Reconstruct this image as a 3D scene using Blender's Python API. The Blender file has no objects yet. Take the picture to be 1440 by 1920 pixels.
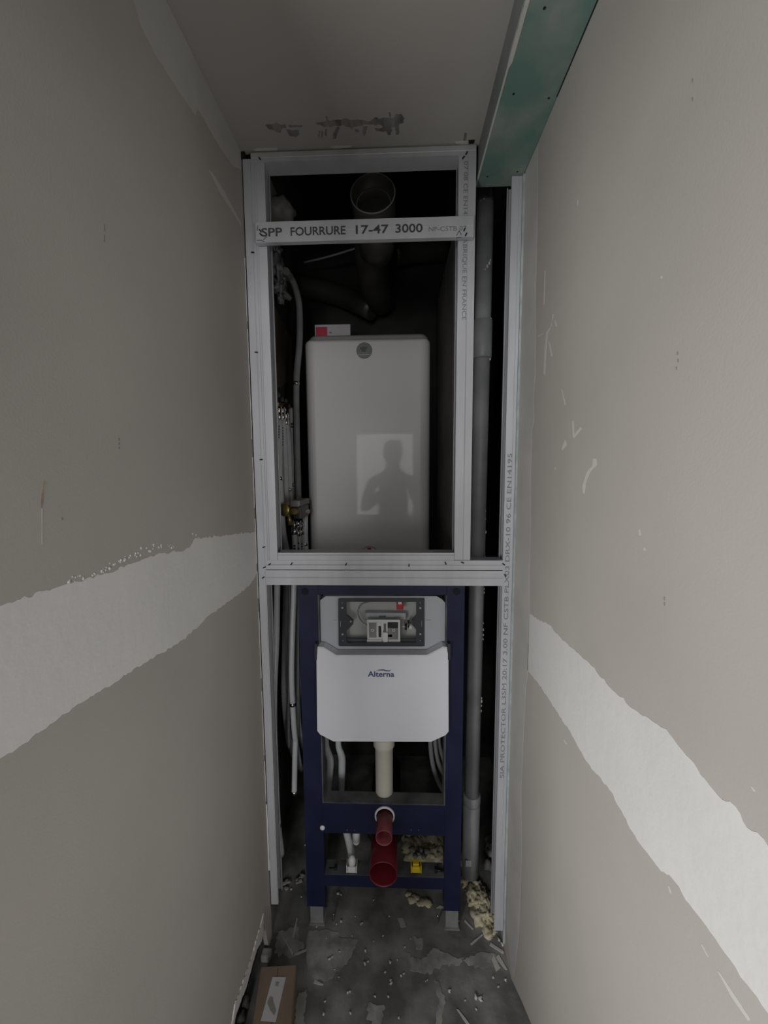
import bpy, bmesh, math, random
from mathutils import Vector, Matrix, noise
random.seed(7)
S = bpy.context.scene
C = S.collection

# ------------------------------------------------------------------ camera
F = 720.0                                   # focal length in pixels of the 1440 x 1920 frame
EYE = Vector((0, 0, 1.45))
_y = Vector((25, 70, -720)).normalized()
_z = Vector((-48, 7405, 720)); _z -= _y * _z.dot(_y); _z.normalize()
_x = _y.cross(_z)
RM = Matrix((_x, _y, _z))                   # camera space -> world
cam_d = bpy.data.cameras.new('camera'); cam = bpy.data.objects.new('camera', cam_d); C.objects.link(cam)
cam.matrix_world = Matrix.Translation(EYE) @ RM.to_4x4()
cam_d.sensor_fit = 'HORIZONTAL'; cam_d.sensor_width = 36; cam_d.lens = F / 1440 * 36
cam_d.clip_start = 0.02; cam_d.clip_end = 50
S.camera = cam

# ------------------------------------------------------------------ world, light, exposure
w = bpy.data.worlds.new('world'); S.world = w; w.use_nodes = True
w.node_tree.nodes['Background'].inputs[0].default_value = (0.8, 0.88, 1.0, 1)
w.node_tree.nodes['Background'].inputs[1].default_value = 0.15
def area(name, loc, rot, sx, sy, power, color):
    l = bpy.data.lights.new(name, 'AREA'); l.shape = 'RECTANGLE'; l.size = sx; l.size_y = sy
    l.energy = power; l.color = color
    o = bpy.data.objects.new(name, l); C.objects.link(o); o.location = loc; o.rotation_euler = rot
    return o
def aimed(name, loc, to, sx, sy, power, color):
    d = Vector(to) - Vector(loc)
    o = area(name, loc, d.to_track_quat('-Z', 'Y').to_euler(), sx, sy, power, color); return o
area('window_daylight', (-0.18, -2.53, 1.45), (math.radians(90), 0, 0), 0.80, 1.15, 36, (1.0, 0.99, 0.985))
aimed('left_hall_fill', (-0.80, -0.45, 1.00), (0.30, 0.75, 1.00), 0.45, 0.5, 16, (1.0, 0.99, 0.975))  # added fill lamp with no window behind it, brightens the right wall
aimed('right_hall_fill', (0.75, -0.50, 1.05), (-0.35, 0.80, 1.05), 0.45, 0.5, 5.2, (1.0, 0.98, 0.97))  # weaker added fill, no real source on this side, brightens the left wall
S.view_settings.view_transform = 'Standard'; S.view_settings.look = 'None'
S.view_settings.exposure = 0.42; S.view_settings.gamma = 1.0; S.view_settings.use_curve_mapping = False

# ------------------------------------------------------------------ helpers
def ray(px, py): return RM @ Vector((px - 720, 960 - py, -F))
def aY(px, py, y): r = ray(px, py); return EYE + r * (y / r.y)
def aX(px, py, x): r = ray(px, py); return EYE + r * (x / r.x)
def aZ(px, py, z): r = ray(px, py); return EYE + r * ((z - EYE.z) / r.z)

def mat(name, col, rough=0.7, metal=0.0, var=0.0, scale=8.0, bump=0.0, bscale=120.0, col2=None, spec=0.5, coat=0.0, streak=None, lo=0.35, hi=0.65):
    m = bpy.data.materials.new(name); m.use_nodes = True
    nt = m.node_tree; b = nt.nodes['Principled BSDF']
    b.inputs['Base Color'].default_value = (*col, 1); b.inputs['Roughness'].default_value = rough
    b.inputs['Metallic'].default_value = metal; b.inputs['Specular IOR Level'].default_value = spec
    b.inputs['Coat Weight'].default_value = coat; b.inputs['Coat Roughness'].default_value = 0.03
    tc = nt.nodes.new('ShaderNodeTexCoord')
    if var or col2:
        n = nt.nodes.new('ShaderNodeTexNoise'); n.inputs['Scale'].default_value = scale; n.inputs['Detail'].default_value = 5
        if streak:
            mp = nt.nodes.new('ShaderNodeMapping'); mp.inputs['Scale'].default_value = streak
            nt.links.new(tc.outputs['Object'], mp.inputs[0]); nt.links.new(mp.outputs[0], n.inputs['Vector'])
        else: nt.links.new(tc.outputs['Object'], n.inputs['Vector'])
        r = nt.nodes.new('ShaderNodeValToRGB')
        c2 = col2 or tuple(min(1, c * (1 + var)) for c in col); c1 = col if col2 else tuple(c * (1 - var) for c in col)
        r.color_ramp.elements[0].position = lo; r.color_ramp.elements[1].position = hi
        r.color_ramp.elements[0].color = (*c1, 1); r.color_ramp.elements[1].color = (*c2, 1)
        nt.links.new(n.outputs[0], r.inputs[0]); nt.links.new(r.outputs[0], b.inputs['Base Color'])
    if bump:
        n = nt.nodes.new('ShaderNodeTexNoise'); n.inputs['Scale'].default_value = bscale; n.inputs['Detail'].default_value = 6
        nt.links.new(tc.outputs['Object'], n.inputs['Vector'])
        bp = nt.nodes.new('ShaderNodeBump'); bp.inputs['Strength'].default_value = bump; bp.inputs['Distance'].default_value = 0.004
        nt.links.new(n.outputs[0], bp.inputs['Height']); nt.links.new(bp.outputs[0], b.inputs['Normal'])
    return m

M = dict(
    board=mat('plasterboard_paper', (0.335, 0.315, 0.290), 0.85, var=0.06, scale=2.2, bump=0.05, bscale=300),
    board_lit=mat('plasterboard_paper_lit', (0.360, 0.342, 0.314), 0.85, var=0.06, scale=2.2, bump=0.05, bscale=300),  # same board paper made lighter: stronger light on the right wall put into colour
    compound=mat('joint_compound', (0.555, 0.552, 0.54), 0.8, var=0.03, scale=5, bump=0.15, bscale=60),
    compound_thin=mat('thin_joint_compound', (0.42, 0.415, 0.39), 0.8, var=0.06, scale=9, bump=0.12, bscale=60),
    ceiling=mat('ceiling_plaster', (0.34, 0.328, 0.305), 0.85, var=0.05, scale=3, bump=0.12, bscale=40),
    scratch=mat('scratch_plaster', (0.47, 0.46, 0.44), 0.8),
    plaster_white=mat('white_plaster', (0.50, 0.49, 0.465), 0.8, bump=0.2, bscale=90),
    smear=mat('dark_scrape', (0.10, 0.10, 0.095), 0.9, col2=(0.24, 0.235, 0.22), scale=60, streak=(1, 0.25, 1)),
    green=mat('moisture_board_green', (0.10, 0.18, 0.155), 0.8, col2=(0.20, 0.235, 0.215), scale=9, lo=0.40, hi=0.62, bump=0.05),
    green_side=mat('board_side', (0.13, 0.15, 0.14), 0.85, col2=(0.20, 0.21, 0.195), scale=6, bump=0.1),
    board_edge=mat('board_edge_compound', (0.30, 0.335, 0.34), 0.8, var=0.15, scale=25, bump=0.2),
    steel=mat('galvanised_steel', (0.44, 0.45, 0.475), 0.48, 0.25, var=0.07, scale=18, streak=(1, 1, 0.2), bump=0.03),
    steel_dull=mat('dull_galvanised_steel', (0.26, 0.26, 0.265), 0.6, 0.3, var=0.2, scale=14, bump=0.05),
    crease=mat('crimp_shadow', (0.012, 0.012, 0.012), 0.9),
    ink=mat('black_ink', (0.05, 0.05, 0.055), 0.8),
    ink_faded=mat('faded_ink', (0.17, 0.175, 0.18), 0.8),
    floor=mat('dusty_concrete', (0.10, 0.10, 0.098), 0.85, col2=(0.27, 0.27, 0.26), scale=9, lo=0.40, hi=0.72, bump=0.35, bscale=50),
    floor_patch=mat('plaster_splash', (0.17, 0.168, 0.16), 0.85, col2=(0.33, 0.325, 0.31), scale=22, bump=0.2),
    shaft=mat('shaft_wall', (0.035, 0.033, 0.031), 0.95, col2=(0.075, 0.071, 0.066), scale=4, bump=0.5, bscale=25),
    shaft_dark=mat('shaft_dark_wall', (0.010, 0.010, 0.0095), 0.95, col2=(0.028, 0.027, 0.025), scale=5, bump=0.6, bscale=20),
    brown=mat('old_brown_plaster', (0.07, 0.050, 0.036), 0.95, col2=(0.15, 0.125, 0.10), scale=6, bump=0.4, bscale=30),
    pvc=mat('grey_pvc', (0.20, 0.205, 0.215), 0.5, col2=(0.29, 0.295, 0.30), scale=9, bump=0.03),
    pvc_dusty=mat('dusty_grey_plastic', (0.16, 0.16, 0.15), 0.5, col2=(0.28, 0.28, 0.26), scale=10),
    duct=mat('dark_duct_plastic', (0.03, 0.03, 0.027), 0.4, col2=(0.06, 0.06, 0.053), scale=9),
    pipe=mat('white_composite_pipe', (0.60, 0.62, 0.64), 0.4, var=0.06, scale=20),
    pipe_dull=mat('grey_white_pipe', (0.26, 0.265, 0.27), 0.5, var=0.1, scale=20),
    pipe_wrap=mat('white_sleeve', (0.52, 0.54, 0.56), 0.6, var=0.05, scale=40, bump=0.3, bscale=80),
    cream=mat('cream_plastic_pipe', (0.58, 0.57, 0.50), 0.4, var=0.05, scale=6),
    chrome=mat('nickel_fitting', (0.70, 0.69, 0.66), 0.2, 1.0),
    brass=mat('brass', (0.42, 0.33, 0.12), 0.35, 0.8, var=0.2, scale=40),
    boiler=mat('heater_enamel', (0.50, 0.495, 0.495), 0.35, coat=0.07, spec=0.3),
    boiler_side=mat('heater_grey_shell', (0.20, 0.20, 0.20), 0.4),
    badge=mat('badge_grey', (0.13, 0.14, 0.135), 0.35),
    badge_dark=mat('badge_emblem', (0.05, 0.055, 0.055), 0.4),
    red=mat('red_print', (0.40, 0.02, 0.045), 0.5),
    paper=mat('white_paper', (0.40, 0.39, 0.40), 0.7, var=0.05, scale=10),
    blue=mat('blue_frame_paint', (0.008, 0.010, 0.036), 0.45, col2=(0.013, 0.016, 0.050), scale=10, bump=0.03, spec=0.3),
    dust=mat('dusty_blue_paint', (0.05, 0.055, 0.06), 0.85, col2=(0.12, 0.125, 0.125), scale=18),
    hole=mat('dark_hole', (0.006, 0.006, 0.009), 0.9),
    shell=mat('pale_cistern_plastic', (0.42, 0.44, 0.475), 0.35, var=0.02, scale=5),
    shell_in=mat('cistern_inside_plastic', (0.50, 0.51, 0.50), 0.4, var=0.04, scale=8),
    foam_white=mat('white_moulded_foam', (0.66, 0.67, 0.72), 0.6, var=0.015, scale=9, bump=0.05, bscale=200),
    frame_grey=mat('dark_grey_plastic', (0.028, 0.031, 0.038), 0.4),
    white_pl=mat('white_plastic', (0.66, 0.67, 0.67), 0.35),
    black_pl=mat('black_plastic', (0.012, 0.012, 0.013), 0.4),
    cap_red=mat('red_protective_cap', (0.13, 0.009, 0.017), 0.4, var=0.1, scale=10),
    cap_red_dusty=mat('dusty_red_protective_cap', (0.20, 0.03, 0.04), 0.5, col2=(0.27, 0.08, 0.09), scale=25),
    yellow=mat('yellow_plastic', (0.60, 0.44, 0.02), 0.4),
    logo=mat('navy_logo_ink', (0.03, 0.045, 0.14), 0.5),
    card=mat('cardboard', (0.135, 0.098, 0.068), 0.85, col2=(0.185, 0.14, 0.10), scale=6),
    foam=mat('expanding_foam', (0.42, 0.38, 0.25), 0.85, col2=(0.56, 0.52, 0.38), scale=22, bump=0.6, bscale=60),
    pencil=mat('pencil_mark', (0.22, 0.21, 0.195), 0.9),
    tear=mat('torn_brown_paper', (0.20, 0.13, 0.085), 0.9, col2=(0.33, 0.28, 0.23), scale=30),
    hall=mat('hall_wall_paint', (0.26, 0.255, 0.25), 0.8), orange=mat('hall_ochre_wall', (0.34, 0.24, 0.15), 0.8),
    frame_white=mat('white_window_frame', (0.75, 0.75, 0.74), 0.4),
    skin=mat('skin', (0.48, 0.30, 0.23), 0.6), jacket=mat('dark_jacket_cloth', (0.04, 0.045, 0.055), 0.9, var=0.2, scale=30),
    trousers=mat('grey_trousers_cloth', (0.06, 0.06, 0.07), 0.9), hair=mat('dark_hair', (0.03, 0.02, 0.015), 0.6),
)
_g = bpy.data.materials.new('window_glass'); _g.use_nodes = True
_g.node_tree.nodes['Principled BSDF'].inputs['Emission Color'].default_value = (0.95, 0.97, 1, 1)
_g.node_tree.nodes['Principled BSDF'].inputs['Emission Strength'].default_value = 0.7
M['sky_glass'] = _g

class B:
    """collects shapes into one mesh"""
    def __init__(s): s.bm = bmesh.new()
    def box(s, x0, x1, y0, y1, z0, z1, bevel=0.0, seg=2):
        r = bmesh.ops.create_cube(s.bm, size=1)
        vs = r['verts']
        for v in vs:
            v.co = Vector(((x0 + x1) / 2 + v.co.x * (x1 - x0), (y0 + y1) / 2 + v.co.y * (y1 - y0), (z0 + z1) / 2 + v.co.z * (z1 - z0)))
        if bevel:
            es = list({e for v in vs for e in v.link_edges})
            bmesh.ops.bevel(s.bm, geom=es, offset=bevel, segments=seg, affect='EDGES', profile=0.5)
        return s
    def prism(s, pts, axis, a, b, hole=None):
        """extrude the closed outline pts (2D) along axis from a to b"""
        def P3(p, t):
            u, v = p
            return Vector((u, t, v)) if axis == 'y' else Vector((t, u, v)) if axis == 'x' else Vector((u, v, t))
        loops = [pts] + ([hole] if hole else [])
        rings = []
        es = []
        for lp in loops:
            vs = [s.bm.verts.new(P3(p, a)) for p in lp]
            es += [s.bm.edges.new((vs[i], vs[(i + 1) % len(vs)])) for i in range(len(vs))]
            rings.append(vs)
        if not hole: fs = [s.bm.faces.new(rings[0])]
        else: fs = [g for g in bmesh.ops.triangle_fill(s.bm, edges=es, use_beauty=True)['geom'] if isinstance(g, bmesh.types.BMFace)]
        r = bmesh.ops.extrude_face_region(s.bm, geom=fs)
        d = P3((0, 0), b) - P3((0, 0), a)
        bmesh.ops.translate(s.bm, verts=[g for g in r['geom'] if isinstance(g, bmesh.types.BMVert)], vec=d)
        bmesh.ops.recalc_face_normals(s.bm, faces=s.bm.faces[:])
        return s
    def sheet(s, prof, t, O, U, V, W, L):
        """a bent sheet: open polyline prof in the (U, V) plane, thickness t, run L along W"""
        O, U, V, W = map(Vector, (O, U, V, W))
        n = len(prof); off = []
        for i in range(n):
            p = Vector(prof[i]); ds = []
            if i: ds.append((p - Vector(prof[i - 1])).normalized())
            if i < n - 1: ds.append((Vector(prof[i + 1]) - p).normalized())
            nn = Vector((0, 0))
            for d in ds: nn += Vector((-d.y, d.x))
            nn.normalize(); k = nn.dot(Vector((-ds[0].y, ds[0].x)))
            off.append(p + nn * t / max(k, .4))
        rows = []
        for l in (0, L):
            rows.append([s.bm.verts.new(O + U * p[0] + V * p[1] + W * l) for p in prof] +
                        [s.bm.verts.new(O + U * p[0] + V * p[1] + W * l) for p in off])
        f = s.bm.faces.new
        a, b = rows
        for i in range(n - 1):
            f((a[i], a[i + 1], b[i + 1], b[i])); f((a[n + i + 1], a[n + i], b[n + i], b[n + i + 1]))
            f((a[i + 1], a[i], a[n + i], a[n + i + 1])); f((b[i], b[i + 1], b[n + i + 1], b[n + i]))
        f((a[0], b[0], b[n], a[n])); f((a[n - 1], a[2 * n - 1], b[2 * n - 1], b[n - 1]))
        bmesh.ops.recalc_face_normals(s.bm, faces=s.bm.faces[:])
        return s
    def tube(s, pts, r, seg=12, caps=True, smooth=4, radii=None):
        pts = [Vector(p) for p in pts]
        if smooth and len(pts) > 2:
            q = []; rr = []
            for i in range(len(pts) - 1):
                p0 = pts[max(i - 1, 0)]; p1 = pts[i]; p2 = pts[i + 1]; p3 = pts[min(i + 2, len(pts) - 1)]
                for k in range(smooth):
                    t = k / smooth
                    q.append(0.5 * ((2 * p1) + (p2 - p0) * t + (2 * p0 - 5 * p1 + 4 * p2 - p3) * t * t + (3 * p1 - p0 - 3 * p2 + p3) * t ** 3))
                    if radii: rr.append(radii[i] * (1 - t) + radii[i + 1] * t)
            q.append(pts[-1]); pts = q
            if radii: rr.append(radii[-1]); radii = rr
        n = len(pts); up = Vector((0.31, 0.17, 0.93)); rings = []
        d0 = (pts[1] - pts[0]).normalized(); a = d0.cross(up).normalized()
        for i, p in enumerate(pts):
            d = ((pts[min(i + 1, n - 1)] - pts[max(i - 1, 0)])).normalized()
            a = (a - d * a.dot(d)).normalized(); b = d.cross(a)
            R = radii[i] if radii else r
            rings.append([s.bm.verts.new(p + a * R * math.cos(2 * math.pi * k / seg) + b * R * math.sin(2 * math.pi * k / seg)) for k in range(seg)])
        for i in range(n - 1):
            for k in range(seg):
                s.bm.faces.new((rings[i][k], rings[i][(k + 1) % seg], rings[i + 1][(k + 1) % seg], rings[i + 1][k])).smooth = True
        if caps: s.bm.faces.new(rings[0][::-1]); s.bm.faces.new(rings[-1])
        return s
    def lathe(s, prof, O, D, seg=32, smooth=True):
        """spin prof [(radius, distance along D)] about the axis through O along D"""
        O = Vector(O); D = Vector(D).normalized(); a = D.orthogonal().normalized(); b = D.cross(a); rings = []
        for r, h in prof:
            rings.append([s.bm.verts.new(O + D * h + (a * math.cos(2 * math.pi * k / seg) + b * math.sin(2 * math.pi * k / seg)) * max(r, 1e-5)) for k in range(seg)])
        for i in range(len(prof) - 1):
            for k in range(seg):
                f = s.bm.faces.new((rings[i][k], rings[i][(k + 1) % seg], rings[i + 1][(k + 1) % seg], rings[i + 1][k])); f.smooth = smooth
        bmesh.ops.recalc_face_normals(s.bm, faces=s.bm.faces[:])
        return s
    def blob(s, c, r, squash=(1, 1, 1), amp=0.35, sub=3, seed=0, freq=9):
        q = bmesh.ops.create_icosphere(s.bm, subdivisions=sub, radius=1)
        c = Vector(c)
        for v in q['verts']:
            d = v.co.normalized(); k = 1 + amp * noise.noise(d * 2.1 + Vector((seed, 0, 0))) + amp * 0.5 * noise.noise(d * 5 + Vector((seed, 3, 0)))
            v.co = c + Vector((d.x * squash[0], d.y * squash[1], d.z * squash[2])) * r * k
            for f in v.link_faces: f.smooth = True
        return s
    def build(s, name, m, parent=None, auto=None):
        me = bpy.data.meshes.new(name); s.bm.to_mesh(me); s.bm.free()
        o = bpy.data.objects.new(name, me); C.objects.link(o); me.materials.append(M[m] if isinstance(m, str) else m)
        if parent: o.parent = parent
        return o

def tag(o, label, cat=None, group=None, kind=None):
    if label: o['label'] = label
    if cat: o['category'] = cat
    if group: o['group'] = group
    if kind: o['kind'] = kind
    return o
def thing(name, label, cat, group=None):
    o = bpy.data.objects.new(name, None); C.objects.link(o); o.empty_display_size = 0.05
    return tag(o, label, cat, group)
def struct(o, label=None, cat=None): return tag(o, label, cat, None, 'structure')

def ragged(pts, step=0.006, amp=0.003, closed=True, seed=0.0, keep=()):
    """outline with its long edges broken up by noise; edges whose index is in keep stay straight"""
    out = []
    n = len(pts)
    for i in range(n if closed else n - 1):
        a = Vector(pts[i]); b = Vector(pts[(i + 1) % n]); L = (b - a).length
        k = 1 if i in keep else max(1, int(L / step))
        d = (b - a).normalized() if L > 0 else Vector((1, 0)); nn = Vector((-d.y, d.x))
        for j in range(k):
            p = a + (b - a) * j / k
            if i not in keep:
                w_ = math.sin(math.pi * j / k) ** 0.3 if j else 0.3
                p = p + nn * amp * w_ * (noise.noise(Vector((p.x * 90, p.y * 90, seed))) * 1.3 + noise.noise(Vector((p.x * 300, p.y * 300, seed + 5))) * 0.8)
            out.append((p.x, p.y))
    return out
def layer(name, m, pts, axis, a, b, parent, step=0.006, amp=0.003, seed=0.0, keep=(), label=None):
    s = B(); q = ragged(pts, step, amp, True, seed, keep)
    vs = []
    def P3(p, t):
        u, v = p
        return Vector((u, t, v)) if axis == 'y' else Vector((t, u, v)) if axis == 'x' else Vector((u, v, t))
    vs = [s.bm.verts.new(P3(p, b)) for p in q]
    es = [s.bm.edges.new((vs[i], vs[(i + 1) % len(vs)])) for i in range(len(vs))]
    g = bmesh.ops.triangle_fill(s.bm, edges=es, use_beauty=True)['geom']
    fs = [f for f in g if isinstance(f, bmesh.types.BMFace)]
    r = bmesh.ops.extrude_face_region(s.bm, geom=fs)
    bmesh.ops.translate(s.bm, verts=[v for v in r['geom'] if isinstance(v, bmesh.types.BMVert)], vec=P3((0, 0), a) - P3((0, 0), b))
    bmesh.ops.recalc_face_normals(s.bm, faces=s.bm.faces[:])
    o = s.build(name, m, parent)
    if label: o['label'] = label
    return o

def lettering(text, size, m, parent, loc, rot, name='printed_lettering', sx=1.0, spacing=1.0, bold=0.0, depth=0.0002, align='LEFT', width=None):
    cu = bpy.data.curves.new('t', 'FONT'); cu.body = text; cu.size = size; cu.extrude = depth; cu.offset = bold
    cu.space_character = spacing; cu.align_x = align; cu.resolution_u = 3
    t = bpy.data.objects.new('t', cu); C.objects.link(t)
    dg = bpy.context.evaluated_depsgraph_get(); me = bpy.data.meshes.new_from_object(t.evaluated_get(dg))
    bpy.data.objects.remove(t)
    if width:
        xs = [v.co.x for v in me.vertices]; k = width / (max(xs) - min(xs)); x0 = min(xs)
        for v in me.vertices: v.co.x = (v.co.x - x0) * k
    for v in me.vertices: v.co.x *= sx
    me.materials.clear(); me.materials.append(M[m]); me.name = name
    o = bpy.data.objects.new(name, me); C.objects.link(o); o.parent = parent; o.location = loc; o.rotation_euler = rot
    return o
FRONT = (math.radians(90), 0, 0)            # text standing up and facing the camera (-Y)

# ------------------------------------------------------------------ setting
XL, XR, YF, ZC = -0.400, 0.324, 1.06, 2.28
def yz(pts, x): return [(aX(px, py, x).y, aX(px, py, x).z) for px, py in pts]

floor = struct(B().box(-1.8, 1.6, -2.7, 2.0, -0.08, 0).build('floor', 'floor'), 'dusty grey concrete floor splashed with plaster')
# left wall: one board ending 14 cm above the floor near the camera, older wall behind it
wl = struct(B().prism([(0.15, 2.30), (YF + 0.005, 2.30), (YF + 0.005, 0.0), (1.035, 0.0), (1.0, 0.145), (0.90, 0.147), (0.80, 0.165), (0.77, 0.135), (0.15, 0.14)],
                      'x', XL - 0.0125, XL).build('wall_left', 'board'), 'left corridor wall of bare beige plasterboard')
struct(B().box(XL - 0.12, XL - 0.030, 0.15, YF, 0, 2.32).build('wall_left_base', 'shaft'), 'rough dark wall behind the left plasterboard')
wr = struct(B().prism([(0.15, 2.30), (1.13, 2.30), (1.13, 0.0), (0.985, 0.0), (0.90, 0.062), (0.815, 0.115), (0.74, 0.10), (0.15, 0.10)],
                      'x', XR, XR + 0.0125).build('wall_right', 'board_lit'), 'right corridor wall of bare beige plasterboard')
struct(B().box(XR + 0.030, XR + 0.12, 0.15, 1.13, 0, 2.32).build('wall_right_base', 'shaft'), 'rough dark wall behind the right plasterboard')
ce = struct(B().box(XL - 0.12, XR + 0.12, 0.15, YF + 0.01, ZC, ZC + 0.06).build('ceiling', 'ceiling'), 'skimmed grey ceiling above the corridor')

# joint compound on the left wall
def pl(name, m, px, x, parent, amp=0.003, step=0.006, seed=0.0, keep=(), label=None, t=0.0003):
    s_ = 1 if x < 0 else -1
    return layer(name, m, yz(px, x), 'x', x - s_ * 0.0001, x + s_ * t, parent, step, amp, seed, keep, label)
pl('joint_compound', 'compound', [(479, 997), (440, 1002), (365, 1010), (357, 1023), (342, 1034), (300, 1037), (250, 1055), (200, 1075), (160, 1086), (110, 1100),
    (80, 1109), (0, 1137), (-150, 1182), (-150, 1512), (0, 1421), (30, 1404), (80, 1369), (140, 1325), (200, 1288), (270, 1243), (330, 1208), (372, 1175),
    (386, 1158), (425, 1130), (450, 1112), (470, 1095), (481, 1076)], XL, wl, 0.0035, 0.004, 1.0, (12, 26), 'wide white band of joint compound across the left wall')
ks = [(rx, ry) for rx, ry in [(180, 1078), (195, 1070), (205, 1066), (212, 1059), (222, 1052), (232, 1050), (240, 1043), (252, 1040), (262, 1037), (270, 1030), (282, 1030), (292, 1023), (300, 1025), (318, 1024), (330, 1027), (135, 1089), (142, 1082), (150, 1082), (364, 1002), (367, 1006)]]
sb = B()
for i, (px, py) in enumerate(ks):
    for k in range(3):
        p = aX(px + random.uniform(-7, 7), py + random.uniform(-3, 4), XL); q = random.uniform(0.0012, 0.003)
        sb.blob((XL, p.y, p.z), q, (0.2, 1, 1), 0.5, 1, i + k)
tag(sb.build('compound_specks', 'compound', wl), 'small white specks along the upper edge of the compound', kind='stuff')
pl('corner_compound', 'compound_thin', [(452, 284), (311, 1), (160, -300), (90, -300), (250, 0), (265, 50), (290, 100), (320, 148), (350, 193), (366, 216), (371, 204),
    (385, 228), (400, 255), (415, 280), (432, 305), (440, 313), (452, 318)], XL, wl, 0.002, 0.005, 2.0, (0, 1, 2, 16), 'grey compound band under the ceiling corner')
pl('compound_line', 'compound_thin', [(391, 318), (397, 322), (420, 358), (452, 418), (452, 424), (436, 398), (412, 360)], XL, wl, 0.001, 0.005, 3.0)
pl('paper_tear', 'tear', [(81, 900), (85, 903), (82, 930), (79, 953), (76, 953), (77, 930)], XL, wl, 0.0008, 0.004, 4.0, label='narrow brown tear in the board paper')
pl('paper_crease', 'compound_thin', [(78, 953), (79, 953), (79, 1020), (78, 1020)], XL, wl, 0.0004, 0.01, 4.0)
pl('stain_spot', 'pencil', [(114, 970), (118, 970), (119, 974), (115, 976)], XL, wl, 0.0006, 0.002, 5.0)
for py in (822, 830, 838): pl('printed_mark', 'pencil', [(221, py), (224, py - 1), (225, py + 3), (222, py + 5)], XL, wl, 0.0005, 0.003, py)
for py in (420, 440): pl('printed_mark', 'pencil', [(194, py), (196, py), (196, py + 14), (194, py + 14)], XL, wl, 0.0005, 0.003, py)
# torn lower edge of the left board and the bead against the stud
layer('torn_edge', 'plaster_white', [(1.0, 0.165), (0.95, 0.158), (0.90, 0.152), (0.80, 0.172), (0.775, 0.145), (0.775, 0.122), (0.80, 0.142), (0.87, 0.122), (0.90, 0.125), (0.94, 0.128), (0.975, 0.105), (0.99, 0.115)],
      'x', XL - 0.012, XL + 0.003, wl, 0.006, 0.004, 9.0, (), 'torn white gypsum edge at the foot of the board')
def bead(z0, z1, w0, m, nm='plaster_bead'):
    n_ = max(4, int((z1 - z0) / .012)); out = []
    for i in range(n_ + 1):
        z = z0 + (z1 - z0) * i / n_; out.append((XL + w0 * (.55 + .9 * abs(noise.noise(Vector((z * 21, w0, 0))))), z))
    return B().prism([(XL - .0005, z0)] + out + [(XL - .0005, z1)], 'y', YF - .0035, YF - .0012).build(nm, m, wl)
for z0, z1, w0 in ((1.86, 2.02, .0014), (1.55, 1.84, .0016), (1.36, 1.50, .0018), (1.20, 1.33, .0020), (1.10, 1.18, .0018), (.86, 1.06, .0018), (.62, .82, .0016), (.47, .60, .0020)): bead(z0, z1, w0, 'compound')
tag(bead(.24, .46, .0055, 'compound'), 'ragged white plaster bead low between left wall and stud')
# joint compound and scrapes on the right wall
pl('joint_compound', 'compound', [(993, 1150), (1012, 1163), (1030, 1171), (1050, 1194), (1075, 1217), (1090, 1230), (1100, 1238), (1150, 1295), (1195, 1334), (1222, 1350), (1250, 1368), (1275, 1400),
    (1300, 1430), (1345, 1490), (1370, 1503), (1400, 1550), (1432, 1572), (1560, 1730), (1560, 2075), (1440, 1900), (1400, 1843), (1350, 1773), (1300, 1705), (1255, 1640), (1240, 1633),
    (1220, 1608), (1195, 1575), (1170, 1530), (1150, 1490), (1130, 1465), (1110, 1443), (1093, 1415), (1075, 1382), (1045, 1335), (1010, 1282), (989, 1256)], XR, wr, 0.003, 0.005, 6.0, (17, 35), 'wide white band of joint compound across the right wall')
pl('corner_compound', 'compound_thin', [(984, 320), (1009, 270), (1008, 400), (1004, 560), (1004, 700), (1000, 745), (1001, 775), (1002, 790), (998, 802), (995, 900), (995, 1000), (993, 1060), (993, 1150), (990, 1256), (986, 1290), (982, 1370), (977, 1490),
    (978, 1600), (975, 1700), (972, 1760), (966, 1815), (962, 1835), (958, 1815), (950, 1745), (965, 1000)], XR, wr, 0.0015, 0.008, 7.0, (0, 22, 23, 24), 'pale compound band up the corner of the right wall')
scr = [[(1021, 508), (1022.5, 508), (1021.5, 540), (1020.5, 571), (1019, 571), (1020, 540)], [(1036, 588), (1038, 590), (1031, 618), (1027, 625), (1024, 660), (1022, 703), (1019, 702), (1021, 650), (1024, 622), (1034, 612)],
    [(1040, 600), (1043, 604), (1044, 613), (1041, 610)], [(1028, 640), (1031, 642), (1036, 668), (1033, 668)], [(1008, 630), (1018, 625), (1018, 627), (1009, 632)], [(1052, 729), (1054, 731), (1061, 758), (1059, 760), (1056, 745)],
    [(1053, 843), (1056, 832), (1060, 824), (1063, 833), (1060, 838), (1054, 844)], [(1073, 789), (1075, 789), (1077, 815), (1089, 800), (1091, 804), (1076, 822), (1074, 818)],
    [(1112, 860), (1118, 860), (1119, 872), (1106, 885), (1098, 905), (1096, 926), (1093, 924), (1092, 912), (1100, 885), (1111, 873)], [(1198, 993), (1200, 992), (1202, 1004), (1198, 1004)], [(1207, 1027), (1210, 1028), (1210, 1033), (1207, 1032)],
    [(1239, 517), (1242, 518), (1241, 523), (1238, 522)], [(1056, 1386), (1059, 1388), (1064, 1394), (1062, 1396)], [(1407, 1474), (1411, 1475), (1418, 1484), (1413, 1484)], [(1314, 1770), (1317, 1771), (1330, 1796), (1326, 1793)],
    [(1345, 1820), (1349, 1822), (1407, 1910), (1403, 1914), (1372, 1870)], [(1082, 375), (1084, 375), (1084, 386), (1082, 385)], [(1040, 877), (1042, 876), (1042, 880), (1040, 880)],
    [(1252, 1660), (1255, 1662), (1259, 1676), (1256, 1674)]]
for i, c in enumerate(scr): pl('plaster_scratch', 'scratch', c, XR, wr, 0.0004, 0.006, 10.0 + i, t=0.0002)
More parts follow.
